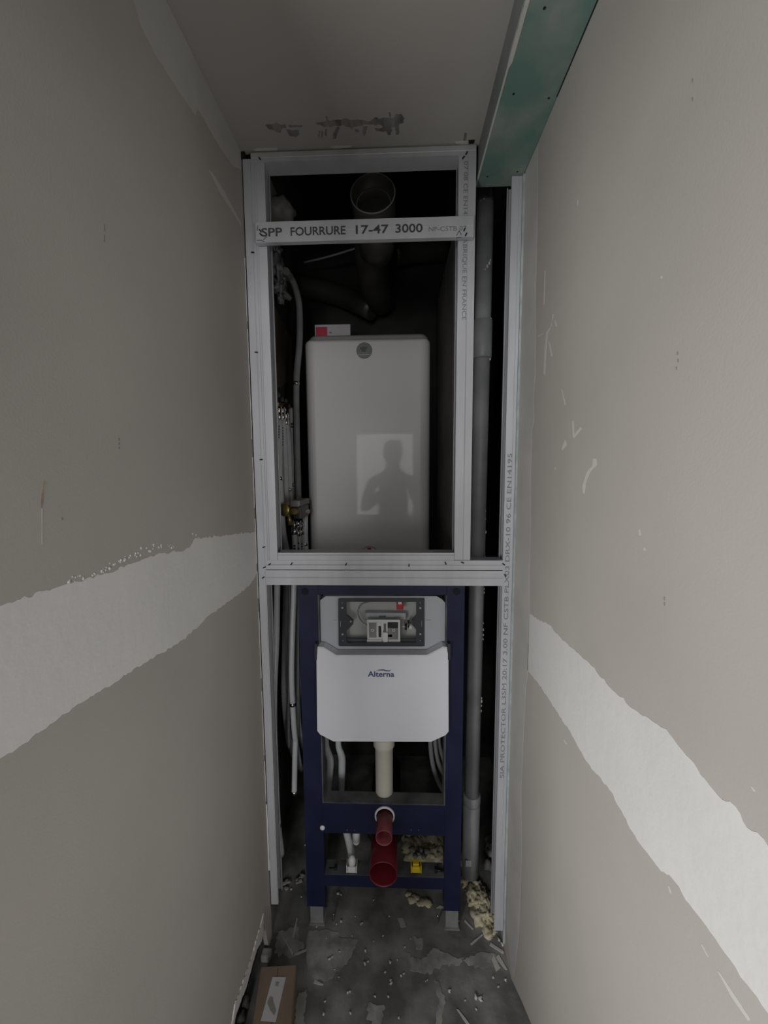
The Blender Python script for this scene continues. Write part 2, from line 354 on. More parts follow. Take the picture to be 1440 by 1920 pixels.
for px, py in ((1271, 662), (1272, 676), (1269, 690), (1246, 1122), (1246, 1132), (1299, 150), (1299, 185)):
    pl('printed_mark', 'pencil', [(px - 1.5, py - 3), (px + 1.5, py - 2), (px + 1, py + 4), (px - 1, py + 3)], XR, wr, 0.0006, 0.003, py)

# dark scrape, patched corner and skim on the ceiling
def zc(px): return [(aZ(a, b, ZC).x, aZ(a, b, ZC).y) for a, b in px]
def cl(name, m, px, seed, amp=0.004, step=0.005, label=None): return layer(name, m, zc(px), 'z', ZC + 0.0003, ZC - 0.0007, ce, step, amp, seed, (), label)
def c5(l): return [(450 + a / 3.13, 180 + b / 3.13) for a, b in l]
cl('dark_smear', 'smear', c5([(150, 170), (200, 163), (265, 163), (270, 185), (245, 195), (235, 215), (205, 205), (165, 190)]), 1, label='dark scraped streak on the ceiling')
cl('dark_smear', 'smear', c5([(440, 160), (500, 148), (560, 140), (620, 132), (700, 142), (765, 148), (790, 125), (850, 128), (900, 130), (920, 105), (945, 103), (965, 130), (960, 155), (935, 160), (930, 225), (915, 225), (910, 180),
    (890, 180), (885, 228), (868, 228), (855, 205), (800, 205), (790, 190), (840, 182), (830, 170), (760, 165), (700, 175), (665, 178), (655, 195), (640, 180), (600, 170), (540, 178), (490, 178)]), 2, 0.003, 0.004)
for i, c in enumerate([[(268, 195), (345, 200), (350, 225), (330, 240), (290, 230)], [(285, 172), (365, 170), (362, 182), (290, 184)], [(463, 205), (472, 205), (468, 245), (460, 243)], [(480, 205), (486, 205), (484, 243), (478, 243)],
    [(500, 195), (512, 195), (510, 232), (500, 232)], [(570, 180), (584, 182), (562, 250), (540, 250), (552, 215)], [(722, 178), (748, 180), (735, 232), (720, 230)], [(675, 195), (700, 200), (697, 212), (678, 208)],
    [(502, 120), (512, 118), (516, 140), (504, 142)], [(872, 95), (884, 98), (886, 125), (876, 125)], [(1318, 215), (1332, 216), (1326, 262), (1312, 262)]]):
    cl('dark_smear', 'smear', c5(c), 3 + i, 0.002, 0.004)
cl('ceiling_hole', 'hole', c5([(1340, 258), (1378, 256), (1372, 278), (1342, 280)]), 30, 0.001)
cl('plaster_crumbling', 'plaster_white', c5([(1262, 268), (1300, 262), (1336, 264), (1340, 282), (1300, 284), (1270, 280)]), 31, 0.003)
cl('ceiling_edge_fill', 'plaster_white', c5([(80, 312), (150, 305), (220, 306), (215, 318), (85, 322)]), 32, 0.001)
cl('ceiling_edge_fill', 'plaster_white', c5([(530, 300), (560, 292), (662, 291), (640, 302), (550, 310)]), 33, 0.001)

# soffit of green board along the right wall
be = struct(B().box(0.2085, XR, 0.15, 1.10, 2.2165, ZC).build('trim_1', 'green_side'), 'boxed-in soffit along the top of the right wall')
layer('bottom_board', 'green', [(0.2075, 0.155), (XR - 0.001, 0.155), (XR - 0.001, 0.97), (XR - 0.003, 1.10), (0.2075, 1.10)], 'z', 2.2165, 2.204, be, 0.02, 0.0008, 3.0, (0, 1, 3), 'green moisture-resistant board under the soffit')
# chipped pale edge of the board
sb = B(); ring = []
for i in range(90):
    y = 0.16 + i * 0.0105; wv = 0.0030 + 0.0045 * max(0, noise.noise(Vector((y * 3.1, 0, 1)))) + (0.004 if 0.55 < y < 0.8 else 0)
    ring.append((y, wv))
for (y0, w0), (y1, w1) in zip(ring, ring[1:]):
    vs = [sb.bm.verts.new(v) for v in ((0.2070, y0, 2.2035), (0.2070 + w0, y0, 2.2032), (0.2070 + w1, y1, 2.2032), (0.2070, y1, 2.2035), (0.2066, y0, 2.2035 + w0 * .8), (0.2066, y1, 2.2035 + w1 * .8))]
    sb.bm.faces.new((vs[0], vs[1], vs[2], vs[3])); sb.bm.faces.new((vs[0], vs[3], vs[5], vs[4]))
sb.build('chipped_edge', 'compound_thin', be)
for px, py in ((1021, 15), (963, 176), (1029, 184), (914, 331), (970, 322)):
    p = aZ(px, py, 2.204)
    B().lathe([(0, -0.0002), (0.0024, -0.0002), (0.0026, 0.0004)], (p.x, p.y, 2.2038), (0, 0, 1), 12).build('screw_hole', 'hole', be)
B().box(XR - 0.0025, XR - 0.0005, 0.16, 0.86, 2.2030, 2.2045).build('board_joint', 'hole', be)

# shaft behind the frame
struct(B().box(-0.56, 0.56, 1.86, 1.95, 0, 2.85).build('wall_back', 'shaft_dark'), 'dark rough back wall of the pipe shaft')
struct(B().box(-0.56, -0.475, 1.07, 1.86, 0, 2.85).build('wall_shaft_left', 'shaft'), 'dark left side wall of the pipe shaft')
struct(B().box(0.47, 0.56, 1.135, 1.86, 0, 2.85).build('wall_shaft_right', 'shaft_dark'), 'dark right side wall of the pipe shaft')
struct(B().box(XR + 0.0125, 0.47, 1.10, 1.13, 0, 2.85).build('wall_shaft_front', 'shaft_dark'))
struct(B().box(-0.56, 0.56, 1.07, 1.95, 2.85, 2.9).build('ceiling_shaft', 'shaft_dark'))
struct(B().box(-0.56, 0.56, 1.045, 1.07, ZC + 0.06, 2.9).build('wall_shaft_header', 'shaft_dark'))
struct(B().box(0.170, 0.195, 1.22, 1.66, 1.16, 2.17).build('wall_niche', 'shaft'), 'dark partition panel right of the water heater')
wsl = bpy.data.objects['wall_shaft_left']
layer('old_plaster', 'brown', [(1.12, 2.05), (1.45, 2.10), (1.75, 2.05), (1.74, 1.86), (1.55, 1.80), (1.30, 1.76), (1.12, 1.72)], 'x', -0.476, -0.466, wsl, 0.02, 0.01, 3, label='brown old plaster on the shaft wall')
sb = B()
for i, (px, py, r) in enumerate([(519, 470, .012), (522, 485, .013), (520, 500, .018), (528, 522, .016), (524, 538, .014), (530, 548, .017), (527, 560, .010), (524, 508, .014)]):
    p = aX(px, py, -0.43); sb.blob(p, r * 1.25, (.8, 1.6, 1.4), 1.1, 3, i)
tag(sb.build('mortar_lumps', 'steel_dull', wsl), 'grey mortar lumps on the shaft wall')
wb = bpy.data.objects['wall_back']
B().tube([aY(560, 535, 1.80), aY(640, 555, 1.78), aY(700, 582, 1.74)], 0.045, 14).build('old_pipe_run', 'duct', wb)
B().tube([aY(735, 478, 1.76), aY(780, 470, 1.80), aY(835, 468, 1.83)], 0.05, 14).build('old_pipe_run', 'duct', wb)
B().blob(aY(520, 398, 1.35) , 0.055, (1, .9, .7), 0.35, 3, 3).box(-0.475, -0.405, 1.30, 1.45, 2.36, 2.40).build('mortar_block', 'pvc_dusty', wsl)
B().tube([aY(570, 492, 1.7), aY(620, 480, 1.65), aY(700, 455, 1.6)], 0.004, 6).build('loose_wire', 'pvc', wb)

# ------------------------------------------------------------------ metal partition frame
fr = thing('metal_stud_frame', 'galvanised steel stud frame with two openings across the corridor end', 'metal frame')
T = 0.0012
def groove(w_, g):       # flange profile: a face w_ wide with small grooves at the distances g
    pts = [(0, 0)]
    for q in g: pts += [(q - 0.0012, 0), (q, 0.0012), (q + 0.0012, 0)]
    return pts + [(w_, 0)]
def stud(x0, x1, z0, z1, web, grooves=(), depth=0.047, name='stud', y=YF):
    """C stud: flange faces -Y between x0 and x1; web on the side named"""
    w_ = x1 - x0; s = B()
    f = groove(w_, grooves)
    if web == 'right': prof = [(0, 0.007)] + f + [(w_, depth), (0, depth), (0, depth - 0.007)]
    else: prof = [(w_, depth - 0.007), (w_, depth), (0, depth)] + f + [(w_, 0.007)]
    return s.sheet(prof, T * (1 if web == 'right' else 1), (x0, y, z0), (1, 0, 0), (0, 1, 0), (0, 0, 1), z1 - z0).build(name, 'steel', fr)
def rail(x0, x1, z0, z1, web, grooves=(), depth=0.047, name='rail', y=YF):
    """U track lying down: flange faces -Y between z0 and z1; web below or above"""
    h = z1 - z0; s = B(); f = groove(h, grooves)
    prof = f + [(h, depth), (0, depth)] if web == 'top' else [(h, depth), (0, depth)] + f
    return s.sheet(prof, T, (x0, y, z0), (0, 0, 1), (0, 1, 0), (1, 0, 0), x1 - x0).build(name, 'steel', fr)
stud(XL + 0.0035, -0.3745, 0.12, 2.262, 'left', (0.019,), name='stud')
stud(-0.3745, -0.3405, 1.203, 2.258, 'left', (0.006, 0.011), name='stud', y=YF + 0.001)
stud(0.1585, 0.2020, 1.212, 2.262, 'right', (0.024,), name='stud')
stud(0.2925, 0.3225, 0.055, 2.2, 'right', (0.019, ), name='stud')
rail(-0.3745, 0.2015, 2.2525, 2.275, 'bottom', (0.010,), y=YF - 0.0015)
rail(-0.340, 0.158, 1.2105, 1.2315, 'top', (0.015,), y=YF + 0.002)
rail(-0.3745, 0.2925, 1.1835, 1.2105, 'top', (0.014,))
rail(-0.3745, 0.2925, 1.1385, 1.1815, 'bottom', (0.022,))
fu = B().sheet([(0, 0.014)] + groove(0.0495, (0.0255,)) + [(0.0495, 0.014)], T, (-0.3625, YF - 0.0185, 2.048), (0, 0, 1), (0, 1, 0), (1, 0, 0), 0.557).build('furring_channel', 'steel', fr)
fu.rotation_euler = (0, 0, 0)
tag(fu, 'short printed furring channel screwed across the upper opening')
yf = YF - 0.0185 - 0.0006
lettering('SPP', 0.0285, 'ink', fu, (-0.3475, yf, 2.0625), FRONT, sx=1.0, width=0.054, bold=0.0005)
lettering('FOURRURE', 0.0285, 'ink', fu, (-0.272, yf, 2.0625), FRONT, width=0.142, bold=0.0005)
lettering('17-47', 0.0285, 'ink', fu, (-0.104, yf, 2.0625), FRONT, width=0.084, bold=0.0005)
lettering('3000', 0.0285, 'ink', fu, (-0.003, yf, 2.0625), FRONT, width=0.069, bold=0.0005)
lettering('NF-CSTB 07', 0.0150, 'ink_faded', fu, (0.0815, yf, 2.0635), FRONT, width=0.095)
DOWN = (math.radians(90), math.radians(90), 0); UP = (math.radians(90), math.radians(-90), 0)
up = [o for o in fr.children if o.name.startswith('stud')]
lettering('07 08 CE EN14195', 0.0150, 'ink_faded', up[2], (0.1710, YF - 0.0006, 2.238), DOWN, width=0.155)
lettering('FABRIQUE EN FRANCE', 0.0150, 'ink_faded', up[2], (0.1710, YF - 0.0006, 2.064), DOWN, width=0.211)
lettering('SIA PROTECTOR L35M 20:17 3.00 NF CSTB PLX03 DRX-10 96 CE EN14195', 0.0165, 'ink_faded', up[3], (0.3100, YF - 0.0006, 0.56), UP, width=0.945)
def crimp(px, py, ang, L=0.0095, y=YF):
    p = aY(px, py, y); s = B().box(-L / 2, L / 2, -0.0008, 0.0004, -0.0013, 0.0013, 0.0006, 1)
    s.box(-L / 2 + .001, L / 2 - .001, -0.0014, 0, 0.0014, 0.0019)
    o = s.build('crimp_mark', 'crease', fr); o.location = (p.x, y - 0.0008, p.z); o.rotation_euler = (0, math.radians(-ang), 0)
for a in [(506, 1058, 40), (547, 1057, 55), (649, 1058, 60), (767, 1060, 85), (835, 1056, -65), (867, 1055, -25), (944, 1058, -35), (947, 1079, -50), (496, 1064, 20), (494, 1083, 35), (495, 1026, 15), (490, 862, 5), (481, 661, -5),
          (474, 474, -5), (487, 298, -55), (875, 288, 60), (869, 296, 50)]: crimp(*a, y=YF - (0.0015 if a[1] < 300 else 0))
for a in [(488, 433, -50), (489, 440, -45), (871, 431, 65), (874, 440, 60)]: crimp(*a, y=YF - 0.0185)
# bent tabs around the furring ends
sb = B()
for px, py, a in [(497, 447, 40), (486, 451, 0), (492, 452, 160), (483, 428, 80), (858, 438, 60), (863, 437, 120), (860, 446, 5)]:
    p = aY(px, py, YF - 0.0185); d = Vector((math.cos(math.radians(a)), 0, math.sin(math.radians(a)))) * 0.006
    sb.tube([(p.x - d.x, YF - 0.0193, p.z - d.z), (p.x + d.x, YF - 0.0193, p.z + d.z)], 0.0006, 6, smooth=0)
sb.build('cut_tabs', 'crease', fu)['kind'] = 'stuff'
# drywall edge strip between right stud and wall
layer('board_strip', 'board_edge', [(0.3185, 0.02), (0.3245, 0.02), (0.3245, 2.2), (0.3185, 2.2)], 'y', 1.058, 1.053, wr, 0.03, 0.0006, 2, (0, 2))
B().box(XL - 0.005, XL + 0.010, 1.0585, 1.066, 2.262, 2.2795).build('dark_gap', 'hole', ce)

# ------------------------------------------------------------------ ventilation duct
du = thing('ventilation_duct', 'dark open ventilation duct elbow behind the topmost opening', 'duct')
O = aY(699, 363, 1.20)
s = B(); s.lathe([(0.0650, 0.10), (0.0655, 0.0), (0.0635, -0.002), (0.0610, 0.002), (0.0600, 0.030), (0.0500, 0.034), (0.0495, 0.10)], O, (0.02, 0.9, -0.18), 48); s.build('duct_mouth', 'duct', du)
D = Vector((0.02, 0.9, -0.18)).normalized()
s = B().tube([O + D * 0.07, O + D * 0.10, O + D * 0.15 + Vector((0, 0.01, -0.03)), aY(697, 440, 1.40), aY(697, 490, 1.45), aY(702, 530, 1.56), aY(712, 560, 1.72), aY(715, 565, 1.86)], 0.058, 28, smooth=6)
s.build('duct_elbow', 'duct', du)
B().lathe([(0.0500, 0.0325), (0.0520, 0.0322), (0.0522, 0.0350), (0.0500, 0.0350)], O, D, 48).build('inner_ring', 'pvc', du)
tag(B().lathe([(0.0655, 0.0), (0.0662, -0.002), (0.0635, -0.0035), (0.0632, 0.0)], O, D, 48).build('rim', 'pvc_dusty', du), 'dusty pale rim of the duct mouth')

# ------------------------------------------------------------------ water heater
wh = thing('water_heater', 'tall white electric water heater seen through the upper opening', 'water heater')
def rrect(x0, x1, z0, z1, r, n=6):
    out = []
    for cx, cz, a0 in ((x1 - r, z1 - r, 0), (x0 + r, z1 - r, 90), (x0 + r, z0 + r, 180), (x1 - r, z0 + r, 270)):
        for k in range(n + 1):
            a = math.radians(a0 + 90 * k / n); out.append((cx + r * math.cos(a), cz + r * math.sin(a)))
    return out
def pillow(x0, x1, z0, z1, y0, y1, r, rd, name, m, parent, n=6):
    """rounded cover: outline in XZ with radius r, its front edge (y0) rolled over with radius rd"""
    s = B(); rings = []
    for k in range(7):
        a = math.radians(90 * k / 6); ins = rd * (1 - math.sin(a)); y = y0 + rd * (1 - math.cos(a))
        rings.append([(x, y, z) for x, z in rrect(x0 + ins, x1 - ins, z0 + ins * .5, z1 - ins * .5, max(r - ins * .6, .004), n)])
    rings.append([(x, y1, z) for x, z in rrect(x0, x1, z0, z1, r, n)])
    vr = [[s.bm.verts.new(p) for p in rg] for rg in rings]
    N = len(vr[0])
    for a, b in zip(vr, vr[1:]):
        for k in range(N): s.bm.faces.new((a[k], a[(k + 1) % N], b[(k + 1) % N], b[k])).smooth = True
    s.bm.faces.new(vr[0]); s.bm.faces.new(vr[-1])
    bmesh.ops.recalc_face_normals(s.bm, faces=s.bm.faces[:])
    return s.build(name, m, parent)
pillow(-0.356, 0.128, 1.05, 1.968, 1.50, 1.62, 0.022, 0.040, 'front_cover', 'boiler', wh)
pillow(-0.353, 0.125, 1.06, 2.0, 1.56, 1.85, 0.03, 0.02, 'back_shell', 'boiler_side', wh)
bc = aY(683, 657, 1.4985)
bd = B().lathe([(0, -0.0015), (0.0285, -0.0015), (0.0300, 0.0), (0.0300, 0.003)], (bc.x, 1.4995, bc.z), (0, 1, 0), 40, False).build('badge', 'badge', wh)
B().prism([(bc.x - .017, bc.z + .010), (bc.x - .004, bc.z + .014), (bc.x + .014, bc.z + .011), (bc.x + .008, bc.z + .004), (bc.x + .004, bc.z - .006), (bc.x - .010, bc.z - .004)], 'y', 1.4975, 1.4980).build('emblem', 'badge_dark', bd)
B().box(bc.x - .024, bc.x + .024, 1.4974, 1.4980, bc.z - .0165, bc.z - .0145).build('badge_line', 'paper', bd)
dc = aY(693, 1041, 1.4985)
dl = B().lathe([(0.034, -0.001), (0.0365, -0.001), (0.0365, 0.002), (0.034, 0.002)], (dc.x, 1.4995, dc.z), (0, 1, 0), 40, False).build('control_ring', 'badge', wh)
B().box(dc.x - .008, dc.x + .007, 1.4970, 1.4990, dc.z + .018, dc.z + .031, .001).build('indicator', 'red', dl)
lf = thing('paper_leaflet', 'white leaflet with red corner standing on the water heater', 'leaflet')
B().box(-0.330, -0.187, 1.60, 1.6015, 1.996, 2.052).build('sheet', 'paper', lf)
B().box(-0.326, -0.280, 1.5992, 1.5999, 1.998, 2.043).build('red_panel', 'red', lf)
B().box(-0.272, -0.262, 1.5992, 1.5999, 2.018, 2.024).build('print', 'ink_faded', lf)
B().box(-0.330, -0.187, 1.60, 1.64, 1.9955, 1.997).build('fold', 'paper', lf)

# ------------------------------------------------------------------ pipes at the left
XP = -0.41
G = 'white water pipes at the left of the shaft'
def pipe(label, pts, r=0.008, m='pipe', group=G, sm=5, collars=(), nut=False, name='water_pipe', end=False):
    t = thing(name, label, 'pipe', group)
    s = B().tube(pts, r, 12, smooth=sm); s.build('pipe_run', m, t)
    for c in collars:
        B().tube([c - Vector((0, 0, .006)), c + Vector((0, 0, .006))], r * 1.12, 12, smooth=0).build('clamp', 'chrome', t)
    if nut:
        p = Vector(pts[0])
        B().tube([p + Vector((0, 0, -.004)), p + Vector((0, 0, .016))], r * 1.25, 6, smooth=0).build('nut', 'chrome', t)
        B().tube([p + Vector((0, 0, .016)), p + Vector((0, 0, .040))], r * 1.0, 12, smooth=0).build('ferrule', 'chrome', t)
        B().tube([p + Vector((0, 0, .028)), p + Vector((0, 0, .034))], r * 1.3, 6, smooth=0).build('nut', 'chrome', t)
    return t
def L(px, py, x=XP): return aX(px, py, x)
pipe('white water pipe nearest the left stud, dropping from the upper manifold to the floor', [L(515.6, 775), L(517, 850), L(518.5, 950), L(520, 1050), L(519, 1130), L(518, 1200), L(514, 1290), L(514, 1400), L(517, 1480), L(521, 1545), L(528, 1602)], 0.0105,
     nut=True, collars=[L(521, 1547)])
pipe('second white pipe from the left, running down from the upper manifold behind the rails', [L(523, 785), L(524, 897), L(527, 945), L(531, 1000), L(539, 1045), L(537, 1100), L(534, 1230), L(533, 1290), L(536, 1340), L(545, 1400), aY(566, 1442, 1.55)], 0.0115,
     nut=True, collars=[L(524, 897), L(533.5, 1293)])
pipe('third white pipe from the left under the upper manifold, ending at the valve', [L(530, 785), L(534, 850), L(536, 920), L(537, 955)], 0.0105, nut=True)
pipe('fourth white pipe from the left under the upper manifold, printed near its nut', [L(536.5, 795), L(540, 830), L(543, 900), L(545, 965)], 0.0105, nut=True, collars=[L(543, 918)])
pipe('fifth white pipe from the left, thick end below its nut, beside the grey hose', [L(546.5, 765), L(549, 820), L(551, 900), L(551, 960)], 0.0125, nut=False, collars=[L(551, 909)])
pipe('grey hose curving from the wall mortar down beside the water heater', [L(536, 508, -.40), L(545, 520, -.40), L(553, 538, -.39), L(560, 565, -.38), L(562, 600, -.375), L(561, 650, -.375), L(555.5, 715, -.385), L(556, 800, -.39), L(558, 880, -.39), L(560, 960, -.385)], 0.0125,
     'pipe_dull', collars=[L(555.5, 719, -.385)], name='grey_hose', group='hoses in the shaft')
xm = -0.365
for i, (px, lab, pts) in enumerate([
    (552, 'white pipe left under the lower manifold, bending behind the blue post', [(552, 1000), (553, 1045), (551, 1110), (547, 1250), (549, 1320), (553, 1380), (562, 1438)]),
    (559, 'white pipe in the middle under the lower manifold, dropping straight to the floor', [(559, 1003), (560, 1050), (556, 1120), (556, 1250), (555, 1350), (553, 1420), (552, 1488)]),
    (566, 'white pipe right under the lower manifold, curving away at the blue post', [(565, 1000), (566, 1050), (562, 1120), (560, 1250), (558, 1320), (562, 1375), (572, 1405)])]):
    pipe(lab, [L(a, b, xm) for a, b in pts], 0.0098, nut=True, collars=[L(549, 1320, xm)] if i == 0 else ([L(552, 1485, xm)] if i == 1 else []))
pipe('white pipe outermost right of the lower manifold, touching the heater side', [L(572, 955, -.355), L(572, 1000, -.355), L(573, 1050, -.355), L(570, 1130, -.355), L(568, 1300, -.355)], 0.0115, collars=[L(572, 1020, -.355)])
pipe('thin grey pipe hidden between the second and third left pipes', [L(543, 1090, -.39), L(542, 1250, -.39), L(541, 1357, -.39), L(542, 1400, -.39)], 0.006, 'pipe_dull', collars=[L(542, 1357, -.39)])
for px, py0, x_, n_ in ((523, 800, XP, 5), (530, 803, XP, 7), (536.5, 806, XP, 7), (548, 780, XP, 6), (553, 1022, xm, 4), (560, 1012, xm, 6), (566, 1008, xm, 6), (573, 985, -.355, 5)):
    owner = min((o for o in bpy.data.objects if o.name.startswith('water_pipe') and o.get('category')), key=lambda o: min((Vector(v.co) - L(px, py0 + 10, x_)).length for v in o.children[0].data.vertices))
    s = B()
    for k in range(n_):
        c = L(px, py0 + k * 5.2, x_); c.y -= .0118; c.x += .001
        if k % 3 != 2 or random.random() < .5: s.box(c.x - .003, c.x + .0045, c.y - .0012, c.y + .002, c.z - .0035, c.z + .0028)
    tag(s.build('pipe_print', 'logo', owner), None, kind='stuff')
um = thing('upper_manifold', 'brass manifold with shut-off valves above the left pipes', 'manifold')
a, b = L(514, 738), L(548, 762)
B().tube([a + Vector((-.02, -.02, .0)), b + Vector((-.02, .03, .0))], 0.014, 14, smooth=0).build('manifold_bar', 'brass', um)
for px, py in ((515.6, 752), (523, 760), (530, 762), (536.5, 772), (546.5, 765)):
    p = L(px, py)
    B().tube([p + Vector((-.006, 0, -.03)), p + Vector((-.012, 0, .012))], 0.0095, 8, smooth=0).build('valve_outlet', 'brass', um)
    B().box(p.x - .006, p.x + .016, p.y - .010, p.y + .010, p.z + .012, p.z + .028, .004).build('valve_handle', 'black_pl', um)
B().box(-0.475, -0.432, a.y - .03, b.y + .06, a.z - .012, a.z + .014, .003).build('bracket', 'pvc_dusty', um)
lm = thing('lower_manifold', 'small brass valve manifold above the lower left pipes', 'manifold')
p = L(540, 955, -.385)
B().lathe([(0, -.03), (.020, -.03), (.024, -.02), (.024, .015), (.016, .02), (.0, .02)], p, (0.3, 1, 0), 24).build('valve_body', 'brass', lm)
B().tube([p + Vector((.004, -.01, -.012)), p + Vector((.010, -.012, -.055))], .008, 10, smooth=0).build('drain_spout', 'brass', lm)
q0, q1 = L(545, 945, -.365), L(575, 945, -.345)
B().box(q0.x - .005, q1.x + .012, q0.y, q1.y, q0.z - .010, q0.z + .012, .005).build('pipe_bridge', 'pvc_dusty', lm)
B().box(q0.x, q1.x + .010, q0.y + .02, q1.y - .01, q0.z - .055, q0.z - .01, .003).build('manifold_block', 'black_pl', lm)
B().tube([q0 + Vector((.01, -.005, -.025)), q1 + Vector((.005, -.01, -.028))], .011, 12, smooth=0).build('manifold_bar', 'brass', lm)
for px in (552, 559, 566): B().tube([L(px, 975, xm), L(px, 988, xm)], .0125, 6, smooth=0).build('nut', 'chrome', lm)
for px, py, lab in ((530, 1610, 'chipped plaster and pipe end on the floor by the left stud'), (553, 1497, 'crumbled mortar where the middle pipe meets the floor')):
    s = B(); c = L(px, py, XP if px < 540 else xm)
    for i in range(5): s.blob((c.x + random.uniform(-.008, .02), c.y + random.uniform(-.02, .01), .004), .007, (1.3, 1, .6), .7, 2, i)
    tag(s.build('mortar_crumbs', 'floor_patch'), lab, 'debris')
pipe('grey flexible hose coil, outer loop behind the right blue post', [aY(806, 1360, 1.30), aY(808, 1410, 1.30), aY(815, 1448, 1.30), aY(828, 1478, 1.30), aY(846, 1497, 1.30)], 0.008, 'pipe_dull', 'hoses in the shaft', name='coiled_hose')
pipe('grey flexible hose coil, middle loop behind the right blue post', [aY(814, 1360, 1.32), aY(816, 1400, 1.32), aY(823, 1433, 1.32), aY(834, 1455, 1.32), aY(850, 1472, 1.32)], 0.008, 'pipe_dull', 'hoses in the shaft', name='coiled_hose')
pipe('grey flexible hose coil, inner loop behind the right blue post', [aY(822, 1360, 1.34), aY(823, 1395, 1.34), aY(830, 1420, 1.34), aY(840, 1440, 1.34), aY(854, 1450, 1.34)], 0.008, 'pipe_dull', 'hoses in the shaft', name='coiled_hose')

# ------------------------------------------------------------------ grey waste pipe
wp = thing('waste_pipe', 'tall grey plastic waste pipe at the right of the shaft', 'pipe')
top = Vector((0.259, 1.20, 2.7)); bot = Vector((0.250, 1.225, 0.10))
def on(z): t = (z - bot.z) / (top.z - bot.z); return bot + (top - bot) * t
B().tube([on(2.7), on(0.18)], 0.0245, 24, smooth=0).build('pipe_run', 'pvc', wp)
B().tube([on(1.905), on(1.80), on(1.795)], 0.0285, 24, smooth=0, radii=[.0290, .0290, .0265]).build('socket', 'pvc', wp)
B().tube([on(0.365), on(0.36), on(0.335), on(0.33)], .03, 24, smooth=0, radii=[.027, .0300, .0300, .0285]).build('socket', 'pvc', wp)
B().tube([on(0.33), on(0.06)], 0.0285, 24, smooth=0).build('coupling', 'pvc', wp)
p = on(0.13); B().box(p.x - .022, p.x - .002, p.y - .030, p.y - .026, p.z - .012, p.z + .010, .001).build('white_label', 'paper', wp)
def splash(pts, seed):
    s = B()
    for i, (px, py, r) in enumerate(pts):
        q = aY(px, py, 1.2); c = on(q.z); dx = max(-.022, min(.022, q.x - c.x)); dy = -math.sqrt(max(0, .0247 ** 2 - dx * dx))
        s.blob((c.x + dx, c.y + dy, q.z), r, (1, .35, 1.6), .5, 1, seed + i)
    s.build('plaster_splash', 'plaster_white', wp)['kind'] = 'stuff'
splash([(915, 499, .004), (911, 505, .004), (917, 493, .003), (907, 511, .002)], 1); splash([(905, 381, .002), (899, 382, .0015), (907, 378, .0015)], 9)
splash([(919, 600, .004), (920, 625, .002), (918, 640, .0025)], 21); splash([(904, 658, .004), (910, 654, .004), (916, 649, .004), (920, 648, .004), (919, 660, .004), (917, 668, .005), (918, 673, .004)], 31)
splash([(911, 958, .0015), (911, 973, .0015), (911, 998, .004), (911, 1038, .0015), (910, 1043, .002), (909, 1105, .002), (910, 1112, .003)], 41)
splash([(911, 1182, .003), (910, 1192, .003), (908, 1200, .003), (912, 1170, .002), (908, 1318, .004), (908, 1326, .003), (908, 1336, .003), (910, 1312, .003)], 51)

# ------------------------------------------------------------------ toilet support frame with cistern
tf = thing('toilet_support_frame', 'dark blue steel toilet support frame holding a white cistern', 'toilet frame')
YB = 1.10
def post(x0, x1):
    return B().sheet([(0, .035), (0, 0), (x1 - x0, 0), (x1 - x0, .035), (0.006, .035)], .0015, (x0, YB, 0.067), (1, 0, 0), (0, 1, 0), (0, 0, 1), 1.126 - 0.067).build('post', 'blue', tf)
pL = post(-0.2945, -0.2365); pR = post(0.144, 0.1955)
tb = B().box(-0.2365, 0.144, YB + 0.001, YB + .034, 1.098, 1.126, .001).build('top_bar', 'blue', tf)
for px in (572, 856):
    p = aY(px, 1109, YB); B().lathe([(0, -.001), (.0095, -.001), (.0105, .0), (.0105, .002)], (p.x, YB - .0016, p.z), (0, 1, 0), 20, False).build('bolt_hole', 'hole', tf)
for x0, x1 in ((-0.286, -0.244), (0.150, 0.190)):
    ft = B().sheet([(0, .028), (0, 0), (x1 - x0, 0), (x1 - x0, .028)], .002, (x0, YB + .004, 0.003), (1, 0, 0), (0, 1, 0), (0, 0, 1), .30).box(x0 - .004, x1 + .004, YB - .002, YB + .05, 0, .004).build('foot', 'steel_dull', tf)
    tag(ft, 'bare galvanised foot')
cb = B().box(-0.2365, 0.144, YB, YB + .003, 0.327, 0.430, .001).box(-0.2365, 0.144, YB + .042, YB + .045, 0.38, 0.430, .001).build('crossbar', 'blue', tf)
tag(B().box(-0.2365, 0.144, YB + .001, YB + .045, 0.4295, 0.4318).build('crossbar_top', 'dust', tf), 'dusty upper face of the crossbar')
lb = B().box(-0.2365, 0.144, YB, YB + .003, 0.141, 0.182, .001).build('lower_bar', 'blue', tf)
tag(B().box(-0.2365, 0.144, YB + .001, YB + .048, 0.1805, 0.183).build('lower_bar_top', 'dust', tf), 'dusty upper face of the lower bar')
B().box(-0.2365, -0.2335, YB - .001, YB + .045, .43, 1.098).build('inner_flange', 'dust', tf); B().box(0.141, .144, YB - .001, YB + .045, .43, 1.098).build('inner_flange', 'dust', tf)
p = aY(604.5, 1552, YB); tag(B().lathe([(0, -.004), (.005, -.004), (.0075, -.002), (.008, 0)], (p.x, YB, p.z), (0, 1, 0), 20).build('plug', 'white_pl', tf), 'round white plug')
for px in (651, 665, 750, 771, 785): 
    p = aY(px, 1556, YB); B().lathe([(0, -.0006), (.0018, -.0006), (.002, 0)], (p.x, YB - .0003, p.z), (0, 1, 0), 10).build('small_hole', 'dust' if px != 750 else 'hole', tf)
